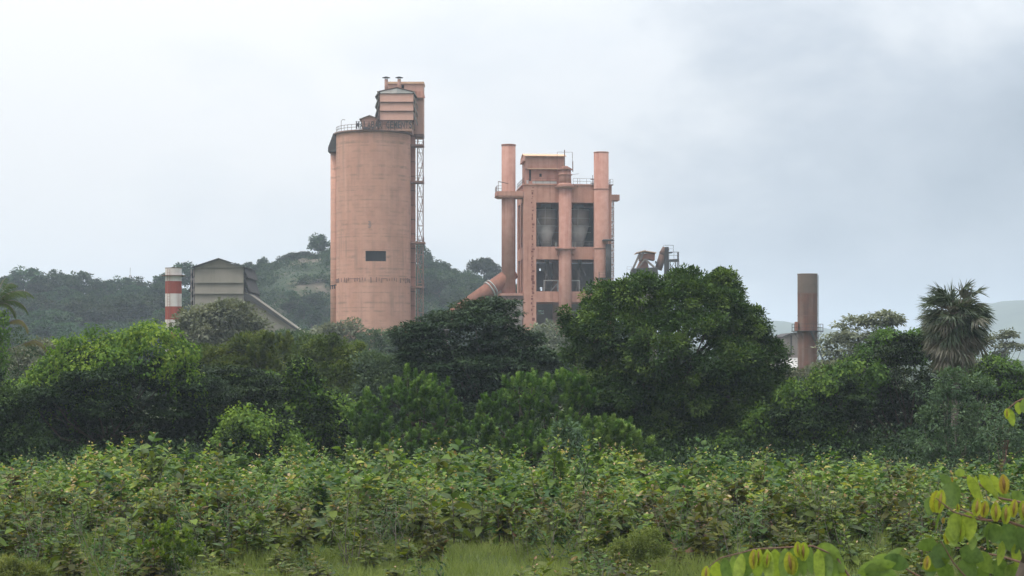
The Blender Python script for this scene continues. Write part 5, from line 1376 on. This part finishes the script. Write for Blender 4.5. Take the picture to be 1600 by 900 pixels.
for k in range(5):
    rng = np.random.default_rng(750 + k); bl = BigLeaves(); mb = MB()
    for s_i in range(7):
        b = np.array([rng.normal() * .2, rng.normal() * .2, -.1]); e_ = b + np.array([rng.normal() * .42, rng.normal() * .42, rng.uniform(1.0, 2.1)])
        mb.path([tuple(b), tuple(b * .5 + e_ * .5 + rng.normal(size=3) * .06), tuple(e_)], [.016, .011, .004], 4)
        for q in range(34):
            t = rng.uniform(.15, 1); p = b + (e_ - b) * t + rng.normal(size=3) * .04; a = rng.uniform(0, 6.28); el2 = rng.uniform(-.2, 1.0)
            d = np.array([math.cos(a) * math.cos(el2), math.sin(a) * math.cos(el2), math.sin(el2)]); o_ = d * rng.uniform(0, .22)
            L = rng.uniform(.10, .24); bl.add((p + o_)[None], d[None], L, L * .38, rng.uniform(0, .5), np.clip(rng.normal(.3, .18), 0, .7), None, rng)
    v, t = bl.arrays()
    me = big_mesh('shrub_foliage', v, t); me.materials.append([L_['big'], L_['shoot'], L_['olive'], L_['big'], L_['teak']][k])
    sm = bpy.data.meshes.new('shrub_stem'); sm.from_pydata([tuple(p) for p in mb.v], [], mb.f); sm.materials.append(M['palebark'])
    sp_.append((me, sm, v, t))
rng = np.random.default_rng(42)
pos = []
Yv = 43.5
while Yv < 92:
    stp = 1.22
    half = .285 * Yv + 1
    for x in np.arange(-half, half, stp):
        X = x + rng.uniform(-.6, .6); Y = Yv + rng.uniform(-.6, .6); p = 800 + X / Y * F
        near = Y < 50
        # clearings of pale grass near the camera
        if float(fbm(X, Y, 63, 3, .16)) < -.42 and rng.random() < .8: continue
        g = math.sin(p * .011 + 1.0) + math.sin(p * .023 + 2.2) * .6 + rng.normal() * .35
        if Y < 52 and (g > .45 or rng.random() < .3): continue
        if 46 < Y < 57 and (620 < p < 880 or 1240 < p < 1420) and rng.random() < .75: continue
        if Y < 50 and p < 50 : continue
        if rng.random() < .05: continue
        pos.append((X, Y, p))
    Yv += 1.25
edge = lambda p: np.interp(p, [0, 60, 110, 200, 250, 330, 450, 520, 600, 700, 760, 850, 900, 1000, 1100, 1200, 1300, 1400, 1500, 1600], [715, 725, 712, 682, 690, 702, 700, 712, 685, 690, 700, 680, 690, 712, 705, 716, 712, 722, 735, 722])
pos.sort(key=lambda q: q[1])
bigv = []; bigt = []
nind = 0
for (X, Y, p) in pos:
    k = int(rng.integers(0, 12)); alt = nind < 300 and rng.random() < .2
    if alt: k = 12 + int(rng.integers(0, 5))
    rz = rng.uniform(0, 6.28)
    h0 = sp_[k][2][:, :, 2].max()
    h = rng.uniform(1.2, 2.0) + .45 * float(fbm(X, Y, 61, 3, .07)) + (.4 if rng.random() < .15 else 0) - (.55 if Y < 54 else 0)
    hmax = pz(edge(p) + rng.uniform(-30, 26), Y)
    if Y > 60: h = min(h, max(hmax, 1.0))
    if Y > 82: h = max(h, hmax * rng.uniform(.7, 1))
    h = max(.7, min(h, 2.7)); sc = h / h0
    if alt:
        r_ = thing('narrow_leaved_shrub', 'small shrub with narrow darker leaves growing among the broad-leaved saplings', 'shrub', (X, Y, 0), rz, 'narrow-leaved shrubs among the saplings')
        s2_ = max(sc, .75); r_.scale = (s2_, s2_, sc); link_mesh('foliage', sp_[k][0], None, r_); link_mesh('stem', sp_[k][1], None, r_)
    elif nind < 300:
        r_ = thing('broad_leaved_sapling', 'young broad-leaved sapling with yellow-green leaves and reddish tips in the foreground field', 'sapling', (X, Y, 0), rz, 'broad-leaved saplings filling the foreground field')
        s2_ = max(sc, .8); r_.scale = (s2_, s2_, sc)
        link_mesh('foliage', sp_[k][0], None, r_); link_mesh('stem', sp_[k][1], None, r_); nind += 1
    else:
        v = sp_[k][2].copy(); c, s = math.cos(rz), math.sin(rz); s2_ = max(sc, .85)
        x = (v[..., 0] * c - v[..., 1] * s) * s2_ + X; y = (v[..., 0] * s + v[..., 1] * c) * s2_ + Y
        keep = rng.random(len(v)) < .85
        bigv.append(np.stack([x, y, v[..., 2] * sc], -1)[keep]); bigt.append(np.clip(sp_[k][3][keep] + rng.normal() * .17, 0, 1))
v = np.concatenate(bigv); t = np.concatenate(bigt)
for i, (p, q, Y) in enumerate(((222, 686, 74), (150, 712, 78), (330, 697, 80), (452, 702, 82), (548, 700, 84), (598, 682, 78), (683, 690, 80), (760, 708, 83), (862, 674, 76), (1010, 706, 82), (1092, 702, 80), (1190, 700, 76), (1283, 730, 80), (1394, 720, 78), (1500, 738, 74), (1560, 722, 80), (40, 728, 76), (1250, 716, 84))):
    k = i % 12; h = pz(q, Y); sc = h / sp_[k][2][:, :, 2].max()
    r_ = thing('broad_leaved_sapling', 'taller broad-leaved sapling poking up above the far edge of the sapling field', 'sapling', (px(p, Y), Y, 0), i * 1.3, 'taller saplings along the far edge of the field')
    r_.scale = (1.15, 1.15, sc * 1.06); link_mesh('foliage', sp_[k][0], None, r_); link_mesh('stem', sp_[k][1], None, r_)
me = big_mesh('sapling_thicket', v, t); o = link_mesh('sapling_thicket', me, L_['teak']); o['kind'] = 'stuff'; o['label'] = 'far part of the sapling field merging into one leafy mass'
print('saplings', len(pos), 'thicket leaves', len(v))

r_ = thing('dark_shrub', 'tall dark narrow-leaved shrub standing out in the middle of the sapling field', 'shrub', (px(908, 68), 68, 0)); r_.scale = (.9, .9, 1.5); link_mesh('foliage', sp_[12][0], None, r_); link_mesh('stem', sp_[12][1], None, r_)
# other plants among the saplings
tree('lime_bush', 'fine-leaved lime green bush among the saplings at lower left', 'bush', 48, [(262, 850, 20, 34), (292, 862, 16, 26), (238, 868, 16, 22), (270, 880, 34, 18)], L_['vine'], 'shoot', rc=.15, L=.075, W=.04, cov=.22, t=(0, .6), trunk=.03, nlimb=14, inner=.3)
tree('lime_bush', 'small lime green weed clump at the bottom left edge', 'bush', 46, [(15, 893, 26, 20), (50, 900, 24, 16)], L_['grass'], 'fine', rc=.15, L=.07, W=.025, cov=.4, trunk=.02, nlimb=8)
tree('lime_bush', 'light green feathery weed beside the big sapling, lower centre', 'bush', 50, [(1010, 850, 30, 24), (980, 862, 24, 18)], L_['grass'], 'fine', rc=.15, L=.07, W=.025, cov=.35, trunk=.02, nlimb=8)

# grass
rng = np.random.default_rng(90); n = 210000
Y = 41 + 24 * rng.random(n) ** 1.1; p = rng.uniform(-30, 1630, n); X = px(p, Y)
dn = fbm(X, Y, 44, 3, .12); k = rng.random(n) < np.clip(.75 + .6 * dn, .1, 1); X, Y, dn = X[k], Y[k], dn[k]; n = len(X)
hgt = np.clip(.52 + .30 * fbm(X, Y, 45, 3, .15), .2, .95) * rng.uniform(.5, 1.15, n)
lv = Leaves(); z0 = rng.random(n) ** 1.5 * hgt * .6
d = unit(np.stack([rng.normal(0, .45, n), rng.normal(0, .45, n), np.ones(n)], -1))
lv.add(np.stack([X, Y, z0 - .05], -1), d, rdir(rng, n), hgt - z0 * .6, rng.uniform(.008, .018, n), np.clip(.45 + .25 * fbm(X, Y, 46, 3, .2) + rng.normal(0, .15, n), 0, 1), .35)
o = lv.build('grass', L_['grass']); o['kind'] = 'stuff'; o['label'] = 'soft pale green grass between the nearest saplings'

# ------------------------------------------------------------------ the near branches with winged pods, lower right
def leafpoly(P, d, s, L, Wd, cup=.12, droop=.15, n=7):
    """one oval blade as a small grid: left edge, midrib, right edge"""
    d = unit(np.array(d, float)); s = np.array(s, float); s = unit(s - d * (s @ d)); nrm = np.cross(s, d)
    vs = []; fs = []
    for i in range(n + 1):
        t = i / n; wv = math.sin(math.pi * min(1, max(0, t * .96 + .02)) ** .85) ** .7 * Wd / 2 if 0 < i < n else Wd * .03
        c = np.array(P) + d * L * t + nrm * (-droop * L * t * t)
        wav = .02 * Wd * math.sin(9 * t)
        vs += [c - s * wv + nrm * (cup * wv + wav), c, c + s * wv + nrm * (cup * wv - wav)]
    for i in range(n):
        a = 3 * i; fs += [(a, a + 1, a + 4, a + 3), (a + 1, a + 2, a + 5, a + 4)]
    return vs, fs
class Near:
    def __init__(self): self.v = []; self.f = []; self.t = []
    def add(self, vs, fs, t):
        k = len(self.v); self.v += vs; self.f += [tuple(i + k for i in f) for f in fs]; self.t += [t] * len(fs)
    def build(self, name, mat, parent, org):
        me = bpy.data.meshes.new(name); me.from_pydata([tuple(np.array(p) - org) for p in self.v], [], self.f)
        a = me.attributes.new('tint', 'FLOAT', 'FACE'); a.data.foreach_set('value', np.array(self.t, np.float32))
        me.polygons.foreach_set('use_smooth', [True] * len(self.f)); me.update()
        return link_mesh(name, me, mat, parent)
Yn = 8.0; sn = Yn / F
nt_ = thing('winged_pod_tree', 'near out-of-focus branches with yellow-green leaves and winged pods, lower right corner', 'tree', (px(1560, Yn), Yn, 0)); og = np.array(nt_.location)
rng = np.random.default_rng(5)
NP = lambda p, q, dy=0: np.array([px(p, Yn + dy), Yn + dy, pz(q, Yn + dy)])
mb = MB(og)
mb.path([(px(1580, Yn), Yn + .1, 0), (px(1575, Yn), Yn + .05, 2.5), tuple(NP(1570, 1040)), tuple(NP(1575, 960)), tuple(NP(1600, 880)), tuple(NP(1625, 815))], [.06, .05, .035, .025, .017, .012], 8)
mb.build('trunk', M['bark'], nt_)
twigs = [  # polylines in photograph pixels with depth
    [(1570, 1010, 0), (1440, 955, -.05), (1330, 905, -.1), (1305, 868, -.1), (1270, 853, -.1), (1180, 858, -.12), (1125, 872, -.15), (1102, 890, -.15)],
    [(1620, 830, 0), (1575, 815, -.05), (1530, 812, -.05), (1490, 800, -.1), (1462, 778, -.1)],
    [(1540, 812, 0), (1500, 795, .05), (1478, 765, .05)],
    [(1620, 790, 0), (1560, 778, 0), (1520, 750, 0), (1500, 744, 0)],
    [(1575, 960, 0), (1530, 925, .1), (1490, 880, .1), (1470, 845, .1)],
    [(1575, 980, 0), (1480, 925, .1), (1400, 880, .15), (1385, 868, .15)],
    [(1640, 560, .2), (1640, 605, .2), (1612, 617, .2), (1588, 628, .2), (1573, 640, .2)],
    [(1625, 815, 0), (1650, 700, .1), (1640, 560, .2)],
    [(1600, 880, 0), (1560, 868, .15), (1520, 862, .2), (1495, 856, .2)],
]
for tw in twigs:
    mb = MB(og); mb.path([tuple(NP(*q)) for q in tw], [.006 - .004 * i / (len(tw) - 1) if tw is not twigs[7] else .008 for i in range(len(tw))], 6)
    mb.build('branch', M['steel'], nt_)
sprays = {}; pods = Near(); cores = Near()
def vdir(ang, fwd=0.0): return np.array([math.cos(ang), fwd, math.sin(ang)])
def leaf_at(p, q, dy, ang, Lp, Wp, t, fwd=0, yaw=0.0, droop=.12):
    d = vdir(R(ang), fwd); s = np.array([-math.sin(R(ang)), math.sin(yaw), math.cos(R(ang))]) * 1.0
    if abs(yaw) > 1e-3: s = s * np.array([math.cos(yaw), 1, math.cos(yaw)])
    sprays.setdefault((p < 1440) + 2 * (q < 700), Near()).add(*leafpoly(NP(p, q, dy), d, s, Lp * sn, Wp * sn, rng.uniform(.1, .3), droop), t)
    return
def pod_at(p, q, dy, ang, Lp, t=None):
    """a pod: a brown seed with four papery yellow-green wings"""
    d = vdir(R(ang)); base = NP(p, q, dy); ax = d; pods_ = []
    for k in range(4):
        phi = k * math.pi / 2 + rng.uniform(-.2, .2) + .5
        a = unit(np.cross(ax, [0, 1, 0])); b = np.array([0, 1., 0]); w_ = a * math.cos(phi) + b * math.sin(phi)
        n = 7; vs = []; fs = []
        for i in range(n + 1):
            tt = i / n; wd = (math.sin(math.pi * (.04 + .92 * tt)) ** .6) * Lp * .34 * sn
            c = base + ax * Lp * sn * tt; vs += [c, c + w_ * wd + ax * Lp * sn * .03]
        for i in range(n): fs.append((2 * i, 2 * i + 1, 2 * i + 3, 2 * i + 2))
        pods_.append((vs, fs, float(np.clip((t if t is not None else rng.uniform(.1, .8)) + rng.normal() * .1, 0, 1))))
    n = 6; vs = []; fs = []
    for i in range(n + 1):
        tt = i / n; r = math.sin(math.pi * (.05 + .9 * tt)) * Lp * .12 * sn; c = base + ax * Lp * sn * (.12 + .76 * tt)
        for j in range(6): th = j * math.pi / 3; vs.append(c + a * r * math.cos(th) + b * r * math.sin(th))
    for i in range(n):
        for j in range(6): fs.append((6 * i + j, 6 * i + (j + 1) % 6, 6 * i + 6 + (j + 1) % 6, 6 * i + 6 + j))
    pn = Near()
    for a_ in pods_: pn.add(*a_)
    po = pn.build('winged_pod', L_['pod'], nt_, og); cn = Near(); cn.add(vs, fs, rng.random()); cn.build('pod_seed', L_['podcore'], po, og)
# arching lower branch: elongated leaflets hanging in a row, pods among them
for i in range(17):
    t = i / 16; p = 1104 + 215 * t + rng.uniform(-2, 2); q = np.interp(p, [1102, 1125, 1180, 1270, 1305, 1330], [890, 872, 858, 853, 868, 890]) + 1
    leaf_at(p, q, -.12 + rng.uniform(-.05, .05), rng.uniform(-104, -80) + (10 if t < .2 else 0), rng.uniform(42, 58), rng.uniform(13, 22) + 4 * t, rng.uniform(.1, .65), rng.uniform(-.3, .2), rng.uniform(-.7, .7))
for p, q, l in ((1104, 884, 24), (1178, 858, 30), (1186, 857, 26), (1200, 862, 24), (1232, 862, 34), (1246, 846, 24), (1256, 847, 28), (1240, 868, 30)): pod_at(p, q, -.18, -90 + rng.uniform(-8, 8), l)
for a, p, q, l, w_, t in ((-20, 1275, 855, 40, 26, .35), (-50, 1290, 860, 44, 26, .25), (15, 1340, 895, 60, 26, .3), (-10, 1350, 890, 50, 30, .2)): leaf_at(p, q, -.1, a, l, w_, t)
# right-hand cluster
for (p, q, a, l, w_, t, dy, yw) in (
    (1490, 752, -100, 42, 34, .12, 0, .2), (1512, 742, -65, 48, 16, .55, -.05, .5), (1524, 742, -78, 46, 14, .6, -.05, .9), (1530, 741, -52, 40, 16, .55, -.05, .4), (1542, 742, -70, 44, 15, .5, 0, .7),
    (1548, 742, -58, 38, 14, .6, 0, .4), (1508, 737, 190, 18, 13, .45, 0, .2), (1478, 762, -70, 36, 26, .3, .05, .2), (1452, 776, -88, 30, 18, .12, .05, .4), (1487, 755, 150, 24, 16, .1, .08, .3),
    (1497, 800, -105, 46, 26, .5, -.05, .3), (1512, 800, -85, 44, 26, .55, -.05, .3), (1490, 818, -95, 34, 26, .45, -.05, .2), (1470, 800, -110, 30, 10, .15, .05, .9), (1554, 818, -95, 30, 34, .08, .05, .1),
    (1570, 818, -70, 50, 34, .03, .1, .1), (1600, 812, -90, 52, 24, .05, .08, .2), (1545, 815, -95, 46, 12, .12, .05, .9), (1465, 850, 185, 34, 22, .1, .1, .2), (1500, 858, -25, 40, 30, .05, .1, .1),
    (1480, 850, -120, 44, 34, .02, .12, .1), (1510, 870, -80, 44, 34, .08, .12, .2), (1530, 862, -60, 40, 28, .3, .1, .2), (1455, 862, -95, 44, 24, .02, .14, .2), (1400, 878, 175, 40, 24, .35, .14, .3),
    (1385, 872, 30, 30, 12, .2, .14, .3), (1420, 885, 160, 48, 26, .02, .14, .1), (1440, 888, 20, 44, 24, .3, .14, .2), (1560, 872, -80, 36, 30, .1, .15, .2), (1585, 880, -100, 36, 30, .3, .12, .2),
    (1600, 868, -70, 40, 30, .05, .15, .2), (1535, 885, -95, 30, 26, .15, .15, .2), (1470, 880, -60, 36, 26, .1, .15, .2), (1500, 893, -30, 36, 26, .3, .15, .2), (1556, 765, -92, 12, 8, .6, 0, .2),
    (1576, 638, -75, 30, 13, .5, .2, .3), (1590, 628, -80, 20, 14, .5, .2, .6), (1598, 624, -65, 30, 22, .35, .2, .1), (1606, 620, -100, 26, 18, .3, .2, .2), (1520, 835, -95, 26, 14, .3, 0, .5),
    (1580, 780, 160, 24, 18, .25, .1, .2), (1600, 785, 140, 26, 20, .2, .1, .2), (1540, 800, 100, 18, 12, .4, .1, .2), (1585, 850, -75, 46, 20, .55, .05, .5), (1566, 845, -95, 40, 14, .5, .05, .8)):
    leaf_at(p, q, dy + rng.uniform(-.03, .03), a, l, w_, t, rng.uniform(-.25, .15), yw * rng.choice([-1, 1]))
for p, q, l, t in ((1472, 765, 36, .3), (1464, 766, 34, .6), (1496, 786, 14, .3), (1528, 778, 28, .4), (1540, 782, 26, .6), (1556, 784, 30, .5), (1572, 788, 30, .3), (1586, 780, 28, .7), (1598, 782, 30, .3), (1480, 828, 22, .7), (1474, 808, 10, .9), (1567, 741, 30, .98), (1573, 638, 16, .4), (1488, 745, 8, .9), (1500, 812, 34, .2), (1450, 868, 22, .8), (1360, 888, 26, .6)):
    pod_at(p, q, -.04 + rng.uniform(-.04, .04), -90 + rng.uniform(-10, 10), l, t)
for sp in sprays.values(): sp.build('leaf_spray', L_['near'], nt_, og)
print('objects', len(bpy.data.objects), 'polys', sum(len(m_.polygons) for m_ in bpy.data.meshes))
